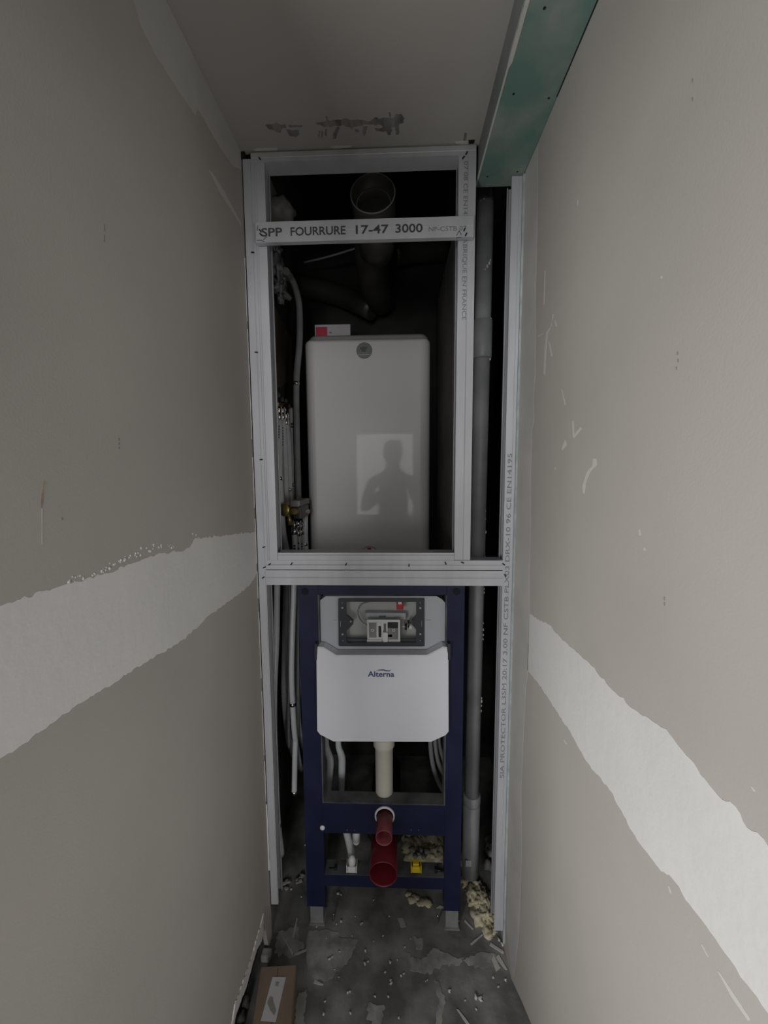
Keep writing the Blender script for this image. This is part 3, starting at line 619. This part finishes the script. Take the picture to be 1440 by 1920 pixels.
# cistern
def xz(l, y): return [(aY(a, b, y).x, aY(a, b, y).z) for a, b in l]
YS = 1.118
win = xz([(636.5, 1121), (796, 1121), (796, 1211), (636.5, 1211)], YS)
sh = B().prism(xz([(595, 1139), (596, 1131), (601, 1125), (611, 1118), (819, 1118), (829, 1124), (835, 1131), (838, 1142), (838, 1230), (836, 1330), (596, 1330), (595, 1230)], YS), 'y', YS, YS + .07, win).build('cistern', 'shell', tf)
tag(sh, 'pale grey-blue plastic cistern')
B().prism(xz([(595, 1139), (611, 1118), (819, 1118), (838, 1142), (838, 1330), (596, 1330)], YS), 'y', YS + .071, YS + .13).build('cistern_back', 'shell_in', sh)
B().box(win[0][0], win[1][0], YS + .055, YS + .069, win[2][1], win[0][1]).build('recess_back', 'shell_in', sh)
def c1(x, y): return (590 + x / 5.538, 1100 + y / 5.538)
# raised lip around the service window
B().prism(xz([c1(195, 100), c1(1200, 100), c1(1200, 640), c1(195, 640)][0:0] + [c1(238, 108), c1(1150, 108), c1(1150, 345), c1(1205, 345), c1(1205, 485), c1(1155, 485), c1(1155, 630), c1(238, 630), c1(238, 485), c1(190, 485), c1(190, 345), c1(238, 345)], YS), 'y', YS - .002, YS + .001, win).build('window_surround', 'shell', sh)
B().tube([(x, YS - .001, z) for x, z in xz([(605, 1205), (632, 1226), (800, 1226), (830, 1208)], YS)], .0012, 6, smooth=0).build('lower_ridge', 'shell', sh)
sf = B().prism(xz([c1(248, 122), c1(262, 116), c1(1118, 118), c1(1134, 130), c1(1134, 600), c1(1120, 610), c1(265, 608), c1(252, 598)], YS), 'y', YS - .007, YS + .004,
     xz([c1(330, 150), c1(330, 290), c1(362, 308), c1(372, 318), c1(402, 345), c1(402, 380), c1(345, 440), c1(332, 450), c1(332, 560), c1(345, 572), c1(1050, 572), c1(1054, 440), c1(1010, 385), c1(1010, 345), c1(1054, 290), c1(1054, 152)][::-1], YS)).build('service_frame', 'frame_grey', sh)
tag(sf, 'dark grey service window frame')
for x, y, r in ((287, 168, .0014), (287, 220, .0032), (290, 495, .0030), (294, 560, .0014), (1096, 168, .0014), (1097, 222, .0032), (1097, 492, .0030), (1097, 560, .0014), (374, 362, .0024)):
    q = aY(*c1(x, y), YS - .007); B().lathe([(0, -.0006), (r, -.0006), (r * 1.05, 0.0004)], (q.x, YS - .0073, q.z), (0, 1, 0), 14).build('frame_screw', 'paper', sf)
for x in (268, 1112):
    q = aY(*c1(x, 385), YS - .007); B().box(q.x - .0008, q.x + .0008, YS - .0078, YS - .0068, q.z - .009, q.z + .009).build('frame_slot', 'pvc_dusty', sf)
def cbx(x0, y0, x1, y1, d0, d1, bev=.0008):
    a_ = aY(*c1(x0, y0), YS + d0); b_ = aY(*c1(x1, y1), YS + d0)
    return B().box(a_.x, b_.x, YS + d0, YS + d1, b_.z, a_.z, bev)
tag(cbx(520, 272, 950, 345, .030, .054, .003).build('fill_valve_tray', 'shell', sh), 'pale tray behind the flush mechanism')
cbx(665, 300, 740, 320, .029, .031, .001).build('tray_slot', 'badge', sh)
fv = cbx(543, 343, 888, 585, .006, .010).build('flush_mechanism', 'white_pl', sh)
for c, m in (((565, 375, 645, 530), 'pvc_dusty'), ((757, 370, 865, 430), 'black_pl'), ((757, 430, 865, 545), 'pvc_dusty'), ((664, 410, 690, 525), 'black_pl'), ((718, 385, 742, 480), 'badge'), ((690, 455, 716, 510), 'black_pl'), ((762, 495, 805, 523), 'black_pl')):
    cbx(*c, .0045, .0062, .0003).build('mechanism_recess', m, fv)
cbx(543, 343, 888, 366, .002, .007).build('mechanism_rim', 'white_pl', fv); cbx(543, 555, 700, 585, .001, .007).build('mechanism_rim', 'white_pl', fv); cbx(768, 555, 888, 585, .001, .007).build('mechanism_rim', 'white_pl', fv)
for x in (649, 700): cbx(x - 8, 366, x + 10, 550, .002, .007, .0004).build('mechanism_slat', 'white_pl', fv)
cbx(708, 478, 760, 580, -.002, .007, .001).build('flush_lever', 'white_pl', fv)
cbx(548, 366, 560, 556, .001, .007, .0004).build('mechanism_rim', 'white_pl', fv); cbx(870, 366, 886, 556, .001, .007, .0004).build('mechanism_rim', 'white_pl', fv)
for x in (600, 820):
    q = aY(*c1(x, 452), YS + .004); B().lathe([(.0026, -.002), (.0046, -.002), (.0050, .0005), (.0026, .0005), (.0026, -.002)], (q.x, YS + .004, q.z), (0, 1, 0), 20).build('push_ring', 'white_pl', fv)
rc = cbx(848, 165, 922, 242, .022, .036, .003).build('red_cap', 'cap_red', sh); cbx(866, 158, 905, 185, .019, .0225, .001).build('cap_tab', 'white_pl', sh)
M['bright_red'] = mat('bright_red_plastic', (0.45, 0.02, 0.03), 0.4); rc.data.materials[0] = M['bright_red']
s = B()
for k, o_ in enumerate((0, 10)):
    s.tube([aY(*c1(x + o_, y + o_ * .6), YS + .022 + k * .002) for x, y in ((640, 135), (560, 150), (490, 175), (455, 215), (445, 270), (465, 330), (500, 370), (545, 395))], .0009, 8, smooth=5)
s.build('flush_cable', 'badge', sh)
q = aY(*c1(955, 415), YS + .02); B().tube([(q.x - .012, YS + .02, q.z), (q.x - .004, YS + .02, q.z)], .0022, 10, smooth=0).build('valve_stem', 'white_pl', sh)
vv = B().lathe([(0, -.006), (.0098, -.006), (.0098, .001), (0, .001)], (q.x, YS + .02, q.z), (1, 0, 0), 20, False)
vv.lathe([(0, .003), (.012, .003), (.012, .007), (0, .007)], (q.x, YS + .024, q.z + .008), (1, 0, 0), 16, False); vv.build('inlet_valve_nut', 'black_pl', sh)
B().lathe([(0, .008), (.009, .008), (.009, .016), (0, .016)], (q.x, YS + .024, q.z - .002), (1, 0, 0), 20, False).build('inlet_valve', 'white_pl', sh)
B().tube([aY(*c1(x, y), YS + .02) for x, y in ((820, 335), (830, 315), (850, 318), (862, 312), (880, 320), (890, 345))], .0007, 6).build('valve_wire', 'badge', sh)
YP = 1.078
fp = B().prism(ragged(xz([(595.5, 1213), (606, 1214), (630, 1228.5), (801, 1228.5), (831, 1213), (838, 1214), (841, 1225), (841.5, 1372), (836, 1379), (809, 1391.5), (625, 1391), (600, 1378), (594.5, 1371), (593, 1230)], YP), .5, 0), 'y', YP, YP + .035)
bmesh.ops.bevel(fp.bm, geom=[e for e in fp.bm.edges if all(abs(v.co.y - YP) < 1e-6 for v in e.verts)], offset=.002, segments=3, affect='EDGES')
fp = fp.build('front_panel', 'foam_white', tf); tag(fp, 'white moulded foam cistern cover with navy lettering')
for px in (592, 842):
    q0 = aY(px - 3, 1208, YP); q1 = aY(px + 3, 1238, YP); B().box(q0.x, q1.x, YP + .001, YP + .03, q1.z, q0.z, .001).build('side_clip', 'frame_grey', tf)
lo = aY(689.5, 1268.5, YP - .0004)
lettering('Alterna', 0.0235, 'logo', fp, (lo.x, YP - .0004, lo.z), FRONT, width=.0785, bold=.0005, name='brand_lettering')
wv = [(705, 1257.5), (712, 1255.3), (719, 1255), (725, 1256.8), (731, 1257), (734, 1254.8), (731, 1258.6), (725, 1258.8), (718, 1257), (712, 1257.0)]
layer('logo_wave', 'logo', xz(wv, YP), 'y', YP + .0002, YP - .0005, fp, .05, 0)
# flush pipe
c0 = aY(720, 1395, 1.15)
B().tube([(c0.x, 1.15, .66), (c0.x, 1.15, .600), (c0.x, 1.15, .592), (c0.x, 1.15, .585), (c0.x, 1.15, .44), (c0.x, 1.15, .415)], .03, 28, smooth=0, radii=[.034, .034, .034, .0285, .0280, .0285]).build('flush_pipe', 'cream', tf)
B().lathe([(.0345, 0), (.0365, .003), (.0365, .010), (.0345, .013)], (c0.x, 1.15, .622), (0, 0, 1), 28).build('pipe_collar', 'cream', tf)
# red caps
def hollow(name, x, z, y0, y1, r, r1, m, label):
    o = B().lathe([(r * .9, y1 - y0), (r * .92, .004), (r * .97, 0), (r, .002), (r1, y1 - y0), (0, y1 - y0), (0, (y1 - y0) * .75), (r * .9, (y1 - y0) * .75)], (x, y0, z), (0, 1, 0), 40).build(name, m, tf)
    tag(o, label)
hollow('flush_sleeve', -0.0425, .390, 1.026, YB + .005, .0245, .0245, 'cap_red_dusty', 'short narrow red pipe cap')
tag(B().lathe([(.0265, -.006), (.0310, -.006), (.0315, .0), (.0265, .0)], (-0.0425, YB, .394), (0, 1, 0), 36).build('flush_seal', 'white_pl', tf), 'white ring around the upper red cap')
hollow('drain_sleeve', -0.046, .2555, 1.04, 1.24, .0425, .0425, 'cap_red', 'large red drain cap')
B().lathe([(.046, -.02), (.060, -.02), (.060, .02), (.046, .02)], (-0.046, 1.20, .2555), (0, 1, 0), 36).build('drain_collar', 'black_pl', tf)
B().lathe([(0, 0), (.055, 0), (.055, .25), (0, .25)], (-0.046, 1.22, .2555), (0, 1, 0), 30).build('drain_pipe', 'black_pl', tf)
# sleeves behind
wsn = 0
for lab, pts in (('left white sleeve', [(611, 1375), (612, 1400), (619, 1425), (618, 1450), (617, 1470), (616, 1492)]), ('right white sleeve', [(634, 1375), (635, 1400), (641, 1420), (641, 1450), (641, 1470), (640, 1492)])):
    B().tube([aY(a_, b_, 1.25) for a_, b_ in pts], .0095, 14, radii=[.0095, .0105, .0125, .0125, .0105, .0105]).build('water_sleeve', 'pipe_wrap', tf)
B().tube([aY(648, 1550, 1.17), aY(655, 1580, 1.17), aY(659, 1600, 1.16), aY(660, 1622, 1.13)], .0125, 16).build('sleeve_tail', 'pipe_wrap', tf)
B().tube([aY(668, 1545, 1.14), aY(668, 1575, 1.14)], .0125, 16, radii=[.0125, .0125], smooth=0).blob(aY(668, 1576, 1.14), .0125, (1, 1, 1), 0, 2).build('sleeve_tail', 'white_pl', tf)
for px, m, lab in ((660, 'white_pl', 'white clip on the lower bar'), (780, 'yellow', 'yellow clip on the lower bar')):
    c = aY(px, 1624, 1.115); s = B()
    s.box(c.x - .017, c.x - .014, c.y - .012, c.y + .012, c.z - .012, c.z + .014, .0008); s.box(c.x + .014, c.x + .017, c.y - .012, c.y + .012, c.z - .012, c.z + .014, .0008)
    s.box(c.x - .013, c.x + .013, c.y - .010, c.y - .004, c.z - .014, c.z + .006, .002); s.box(c.x - .016, c.x + .016, c.y - .008, c.y + .010, c.z - .014, c.z - .010, .001)
    s.box(c.x - .010, c.x + .010, c.y - .004, c.y + .012, c.z - .010, c.z + .012, .001)
    tag(s.build('pipe_clip', m, tf), lab)
c = aY(660, 1614, 1.105); B().blob(c, .0125, (1, 1, 1.5), 0, 3).build('sleeve_cap', 'white_pl', tf)
for c_, d in ((aY(625, 1629, 1.12), -1), (aY(822, 1632, 1.12), 1)):
    B().tube([(c_.x + d * .014, 1.12, c_.z), (c_.x - d * .008, 1.12, c_.z)], .0035, 8, smooth=0).box(c_.x - d * .008 - .004, c_.x - d * .008 + .004, 1.113, 1.127, c_.z - .009, c_.z + .009, .002).build('wing_bolt', 'black_pl', tf)

# ------------------------------------------------------------------ debris and things on the floor
def fxy(l): return [(aZ(a, b, 0).x, aZ(a, b, 0).y) for a, b in l]
def fl(name, m, px, seed, amp=.006, t=.0012, label=None, step=.006): return layer(name, m, fxy(px), 'z', -.0003, t, floor, step, amp, seed, (), label)
fl('plaster_patch', 'floor_patch', [(578, 1747), (610, 1742), (634, 1748), (634, 1758), (670, 1762), (662, 1785), (650, 1808), (615, 1838), (590, 1838), (576, 1815), (574, 1775)], 1, label='pale plaster film before the left foot')
fl('plaster_patch', 'floor_patch', [(764, 1785), (770, 1796), (800, 1795), (812, 1778), (830, 1785), (850, 1795), (870, 1796), (862, 1810), (830, 1808), (812, 1818), (806, 1828), (788, 1824), (770, 1820), (768, 1805)], 2, .007)
fl('plaster_patch', 'floor_patch', [(775, 1757), (790, 1758), (792, 1778), (780, 1780)], 3)
fl('plaster_patch', 'floor_patch', [(815, 1834), (822, 1840), (836, 1880), (830, 1900), (826, 1940), (816, 1940), (818, 1900), (824, 1880), (817, 1860)], 4)
fl('plaster_patch', 'floor_patch', [(560, 1862), (575, 1856), (568, 1940), (548, 1940)], 5)
fl('plaster_patch', 'floor_patch', [(868, 1800), (900, 1785), (930, 1790), (940, 1805), (915, 1812), (890, 1818)], 6, .008)
fl('plaster_patch', 'floor_patch', [(745, 1722), (755, 1722), (762, 1738), (752, 1740)], 7, .003)
fl('plaster_patch', 'floor_patch', [(520, 1745), (560, 1738), (570, 1780), (545, 1795), (515, 1790)], 8, .01)
fl('plaster_patch', 'floor_patch', [(690, 1880), (720, 1885), (712, 1935), (695, 1935)], 11, .01)
for i, c in enumerate([[(556, 1722), (558, 1723), (551, 1760), (548, 1758)], [(530, 1758), (532, 1758), (552, 1791), (549, 1793)], [(549, 1790), (574, 1780), (575, 1783), (551, 1793)], [(882, 1770), (904, 1752), (905, 1754), (884, 1773)],
    [(872, 1725), (888, 1742), (886, 1744), (871, 1728)], [(856, 1893), (860, 1894), (880, 1920), (874, 1920)], [(920, 1768), (945, 1785), (944, 1789), (918, 1773)], [(935, 1790), (951, 1818), (948, 1819), (930, 1796)], [(925, 1790), (938, 1815), (930, 1822), (922, 1800)],
    [(590, 1838), (606, 1846), (604, 1848), (588, 1844)], [(818, 1703), (824, 1698), (832, 1700), (840, 1706), (828, 1703)][0:5]]):
    fl('plaster_splinter', 'compound_thin', c, 20 + i, .0008, .002)
s0 = B(); s0.blob((0, 0, 0), 1, (1.2, .9, .6), 1.3, 2, 4); proto = s0.build('plaster_crumb', 'plaster_white')
spots = [(640, 1727, 4), (631, 1733, 3), (677, 1733, 3.5), (679, 1730, 3), (594, 1738, 3), (759, 1776, 3), (685, 1783, 4), (684, 1806, 5.5), (690, 1803, 4), (732, 1804, 5), (636, 1784, 3.5), (617, 1798, 5), (622, 1795, 4), (627, 1818, 3.5), (652, 1862, 5), (656, 1860, 4),
         (609, 1878, 4), (607, 1901, 4.5), (657, 1899, 5), (733, 1844, 5), (732, 1838, 4), (722, 1823, 4), (757, 1826, 4), (752, 1830, 3.5), (728, 1868, 3.5), (843, 1859, 5), (872, 1876, 4), (893, 1870, 9), (901, 1874, 7), (893, 1893, 3.5), (925, 1833, 4), (934, 1850, 4),
         (948, 1838, 4), (700, 1765, 3), (660, 1755, 2.5), (718, 1755, 3), (666, 1718, 2.5), (730, 1718, 2.5), (634, 1676, 4), (640, 1678, 3), (775, 1692, 3), (546, 1668, 3.5), (565, 1682, 3), (573, 1584, 4), (700, 1688, 3), (745, 1800, 2.5), (612, 1760, 2.5), (860, 1727, 2.5),
         (748, 1909, 4), (801, 1838, 3.5), (798, 1840, 3), (635, 1832, 3), (703, 1868, 4), (555, 1850, 4), (770, 1760, 2.5), (942, 1770, 6), (936, 1762, 5), (926, 1745, 5)]
for i, (px, py, r) in enumerate(spots):
    o = proto if i == 0 else proto.copy()
    if i: C.objects.link(o)
    c = aZ(px, py, 0); k = r / 720 * c.y * 0.5
    o.location = (c.x, c.y, k * .45); o.scale = (k * random.uniform(.8, 1.3), k * random.uniform(.8, 1.3), k); o.rotation_euler = (0, 0, random.uniform(0, 6))
    tag(o, 'small white plaster crumb scattered on the grey concrete floor', 'crumb', 'plaster crumbs on the floor')
c = aZ(501, 1797, 0)
tag(B().box(c.x - .016, c.x + .012, c.y - .012, c.y + .012, 0, .022, .004).build('gypsum_chunk', 'floor_patch'), 'square pale gypsum chunk by the left wall behind the cardboard box', 'debris')
# expanding foam
s = B()
for i in range(34):
    t_ = random.random(); px = 884 + 34 * t_ ** .6 + random.uniform(-11, 11); py = 1655 + 90 * t_ + random.uniform(-6, 6)
    c = aZ(px, py, .006); r = random.uniform(.010, .021) * (1.0 if t_ < .8 else .7)
    s.blob((min(c.x, .302), c.y, r * .15), r, (1.25, 1.4, .7), .9, 3, i * 1.7)
tag(s.build('expanding_foam', 'foam'), 'cream blobs of expanding foam at the foot of the grey pipe', 'foam')
s = B()
for i in range(30):
    px = 772 + random.random() * 76; py = 1560 + random.random() * 52 + max(0, (800 - px) * .6)
    c = aZ(px, py, .02); s.blob((c.x, c.y, .016), random.uniform(.026, .042), (1.25, 1.2, .75), .8, 3, 50 + i)
tag(s.build('expanding_foam', 'foam'), 'wide cream mass of expanding foam behind the yellow clip', 'foam')
s = B()
for i in range(8):
    c = aZ(765 + i * 5 + random.random() * 5, 1672 + random.random() * 14 + i * 2, .004); s.blob((c.x, c.y, .002), random.uniform(.008, .014), (1.2, 1, .4), .5, 2, 90 + i)
tag(s.build('foam_drips', 'foam'), 'flat beige foam drips on the floor under the lower blue bar', 'foam')
s = B()
for i, (px, py) in enumerate(((772, 1592), (784, 1600), (790, 1594), (778, 1606), (795, 1606), (801, 1596))):
    c = aZ(px, py, .05); s.blob((c.x, c.y, .052), .010, (1, 1, .6), .8, 2, i)
tag(s.build('mortar_bits', 'steel_dull'), 'dark gravelly bits lying on the foam behind the frame', 'debris')
s = B()
for i, (px, py, r) in enumerate([(919, 1575, .02), (922, 1600, .022), (915, 1622, .018), (924, 1630, .016), (926, 1555, .016), (920, 1590, .02)]):
    c = aZ(px, py, .01); s.blob((c.x, c.y, .012), r, (1, 1, .8), .5, 2, i)
tag(s.build('rubble', 'floor_patch'), 'grey rubble heap on the floor right of the grey pipe', 'debris')
# threaded rods standing on the floor in front of the feet
for px, py, lab in ((625, 1712, 'shiny threaded rod stub standing by the left foot'), (820, 1715, 'shiny threaded rod stub standing by the right foot')):
    c = aZ(px, py + 16, 0)
    t = thing('threaded_rod', lab, 'screw', 'rod stubs beside the frame feet')
    B().lathe([(0, 0)] + [(.0022 + .0005 * (k % 2), .0015 * k) for k in range(20)] + [(0, .029)], (c.x, c.y, 0), (0.05, 0, 1), 10).build('rod', 'chrome', t)
# cardboard box
cx = thing('cardboard_box', 'flat brown cardboard box with white label against the left wall', 'box')
A, Bq, Cq, Dq = [aZ(a_, b_, .075) for a_, b_ in ((489, 1812), (556, 1808), (563, 1925), (472, 1925))]
dv = (Dq - A).normalized(); base = [(A.x, A.y), (Bq.x, Bq.y), (Bq.x + (Cq.x - Bq.x) * 1.5, Bq.y - .25), (A.x + dv.x / abs(dv.y) * .25, A.y - .25)]
base[2] = (base[3][0] + (base[1][0] - base[0][0]), base[3][1])
s = B().prism(base, 'z', 0, .075); bmesh.ops.bevel(s.bm, geom=s.bm.edges[:], offset=.002, segments=2, affect='EDGES'); s.build('carton', 'card', cx)
def onbox(l, z): return [(aZ(a_, b_, z).x, aZ(a_, b_, z).y) for a_, b_ in l]
B().prism(onbox([(511, 1832), (536, 1832), (517, 1916), (489, 1914)], .0755), 'z', .0752, .0760).build('label_sticker', 'paper', cx)
layer('smudge', 'pvc_dusty', onbox([(506, 1868), (512, 1870), (513, 1880), (518, 1895), (514, 1904), (507, 1895), (501, 1880)], .0765), 'z', .0758, .0764, cx, .004, .001, 2)
layer('smudge', 'floor_patch', onbox([(517, 1840), (524, 1841), (522, 1850), (516, 1848)], .0765), 'z', .0758, .0764, cx, .004, .001, 3)
mx = [(base[0][0] + base[1][0]) / 2, (base[2][0] + base[3][0]) / 2]
B().prism([(mx[0] - .0006, base[0][1] - .002), (mx[0] + .0006, base[0][1] - .002), (mx[1] + .0006, base[2][1] + .002), (mx[1] - .0006, base[2][1] + .002)], 'z', .0748, .0753).build('flap_joint', 'hole', cx)
s = B()
for i, (a_, b_) in enumerate(((-.416, .84), (-.418, .87), (-.417, .90), (-.418, .80))): s.blob((a_, b_, .018), .012, (.9, 1.2, 1.3), .5, 2, i)
tag(s.build('rubble', 'shaft'), 'dark rubble in the gap under the left wall board', 'debris')

# ------------------------------------------------------------------ the hall behind the camera (seen mirrored in the heater)
struct(B().box(-1.70, XL - .12, 0.11, 0.15, 0, 2.5).build('wall_hall_left', 'hall')); struct(B().box(XR + .12, 1.5, 0.11, 0.15, 0, 2.5).build('wall_hall_right', 'hall'))
struct(B().box(-1.70, -1.60, -2.7, .15, 0, 2.5).build('wall_hall_side', 'hall')); struct(B().box(1.4, 1.5, -2.7, .15, 0, 2.5).build('wall_hall_far_side', 'hall'))
hb = struct(B().box(-1.70, -.65, -2.7, -2.6, 0, 2.5).box(.29, 1.5, -2.7, -2.6, 0, 2.5).box(-.65, .29, -2.7, -2.6, 0, .83).box(-.65, .29, -2.7, -2.6, 2.21, 2.5).build('wall_hall_back', 'orange'))
struct(B().box(XL - .12, XR + .12, .10, .15, 1.93, 2.5).build('hall_light_blocker', 'hall'))  # unseen lintel added to keep window light off the ceiling and frame top
struct(B().box(-1.70, 1.5, -2.7, .15, 2.5, 2.56).build('ceiling_hall', 'hall'))
w1 = struct(B().box(-.65, -.60, -2.64, -2.58, .83, 2.21).box(.24, .29, -2.64, -2.58, .83, 2.21).box(-.60, .24, -2.64, -2.58, .83, .88).box(-.60, .24, -2.64, -2.58, 2.16, 2.21).build('window_1', 'frame_white'))
B().box(-.60, .24, -2.62, -2.615, .88, 2.16).build('pane', 'sky_glass', w1)

# ------------------------------------------------------------------ photographer (mirrored in the heater's glossy front)
pe = thing('person', 'person in a dark jacket holding up a phone, mirrored in the heater', 'person')
def skinned(name, m, joints, edges, parent, sub=2):
    me = bpy.data.meshes.new(name); me.from_pydata([j[0] for j in joints], edges, []); o = bpy.data.objects.new(name, me); C.objects.link(o); o.parent = parent
    me.materials.append(M[m]); md = o.modifiers.new('skin', 'SKIN'); md.use_smooth_shade = True
    if not me.skin_vertices:
        import bmesh as _b
        b_ = _b.new(); b_.from_mesh(me); b_.verts.layers.skin.verify(); b_.to_mesh(me); b_.free()
    for i, j in enumerate(joints):
        r = j[1] if isinstance(j[1], tuple) else (j[1], j[1]); me.skin_vertices[0].data[i].radius = r
    me.skin_vertices[0].data[0].use_root = True
    o.modifiers.new('sub', 'SUBSURF').levels = sub; o.modifiers['sub'].render_levels = sub
    return o
PX, PY = -.04, -.40
J = [((PX, PY, .93), (.15, .10)), ((PX, PY, 1.10), (.135, .095)), ((PX, PY - .01, 1.28), (.155, .105)), ((PX, PY, 1.42), (.10, .08)), ((PX, PY + .01, 1.50), (.055, .06)),
     ((PX - .18, PY, 1.39), .058), ((PX - .25, PY + .09, 1.15), .045), ((PX - .06, PY + .28, 1.335), .034), ((PX + .18, PY, 1.39), .058), ((PX + .25, PY + .09, 1.15), .045), ((PX + .14, PY + .28, 1.335), .034)]
E1 = [(0, 1), (1, 2), (2, 3), (3, 4), (3, 5), (5, 6), (6, 7), (3, 8), (8, 9), (9, 10)]
skinned('jacket', 'jacket', J, E1, pe)
skinned('trousers', 'trousers', [((PX, PY, .94), (.15, .105)), ((PX - .09, PY, .84), .088), ((PX - .10, PY + .015, .48), .062), ((PX - .11, PY, .10), .050), ((PX + .09, PY, .84), .088), ((PX + .10, PY + .015, .48), .062), ((PX + .11, PY, .10), .050)],
        [(0, 1), (1, 2), (2, 3), (0, 4), (4, 5), (5, 6)], pe)
for s_ in (-1, 1): skinned('shoe', 'black_pl', [((PX + s_ * .11, PY - .05, .045), (.042, .04)), ((PX + s_ * .11, PY + .06, .04), (.045, .034)), ((PX + s_ * .115, PY + .16, .03), (.036, .024))], [(0, 1), (1, 2)], pe)
# body: neck, head, and the two hands on one skeleton through the sleeves
HB = [((PX, PY, 1.44), (.05, .05)), ((PX, PY + .012, 1.53), (.052, .056)), ((PX, PY + .02, 1.58), (.058, .070)), ((PX, PY + .01, 1.645), (.074, .088)), ((PX, PY, 1.70), (.062, .072))]
HE = [(0, 1), (1, 2), (2, 3), (3, 4)]
for s_, wx in ((-1, PX - .06), (1, PX + .14)):
    n0 = len(HB); sh_ = (PX + s_ * .18, PY, 1.39); el = (PX + s_ * .25, PY + .09, 1.15); wr_ = (wx, PY + .28, 1.335); xs = 0.0 + s_ * .048
    HB += [(sh_, .045), (el, .035), (wr_, (.026, .020)), ((xs + s_ * .012, -.055, 1.365), (.036, .016))]
    HE += [(0, n0), (n0, n0 + 1), (n0 + 1, n0 + 2), (n0 + 2, n0 + 3)]
    for k, (dz, ln) in enumerate(((.040, .034), (.020, .040), (.0, .038), (-.020, .030))):
        m0 = len(HB); HB += [((xs + s_ * .010, -.040, 1.375 + dz), .0085), ((xs + s_ * .002, -.026, 1.378 + dz), .0080), ((xs - s_ * ln * .55, -.024, 1.380 + dz), .0070)]
        HE += [(n0 + 3, m0), (m0, m0 + 1), (m0 + 1, m0 + 2)]
    m0 = len(HB); HB += [((xs + s_ * .006, -.062, 1.345), .010), ((xs - s_ * .012, -.052, 1.365), .008)]; HE += [(n0 + 3, m0), (m0, m0 + 1)]
bd_ = skinned('body', 'skin', HB, HE, pe)
hd = Vector((PX, PY + .01, 1.63))
B().blob(hd + Vector((0, -.012, .045)), .094, (.93, 1.02, .86), .04, 3, 2).blob(hd + Vector((0, -.055, -.01)), .075, (1.05, .7, 1.2), .05, 3, 3).build('hair', 'hair', pe)
for s_ in (-1, 1):
    B().blob(hd + Vector((s_ * .030, .082, .0)), .012, (1, .6, .7), 0, 2).build('eye', 'white_pl', pe); B().blob(hd + Vector((s_ * .078, -.005, -.01)), .022, (.3, .7, 1.2), .1, 2).build('ear', 'skin', pe)
B().blob(hd + Vector((0, .092, -.022)), .014, (.8, 1, 1.3), 0, 2).build('nose', 'skin', pe); B().blob(hd + Vector((0, .082, -.055)), .018, (1.3, .4, .35), 0, 2).build('mouth', 'red', pe)
ph = thing('phone', 'black phone held up by the mirrored person', 'phone')
B().box(-.036, .036, -.0215, -.0135, 1.318, 1.470, .003).build('phone_body', 'black_pl', ph)
B().lathe([(0, 0), (.005, 0), (.0055, .0015), (0, .0015)], (0, -.0135, 1.45), (0, 1, 0), 16).build('lens', 'hole', ph)
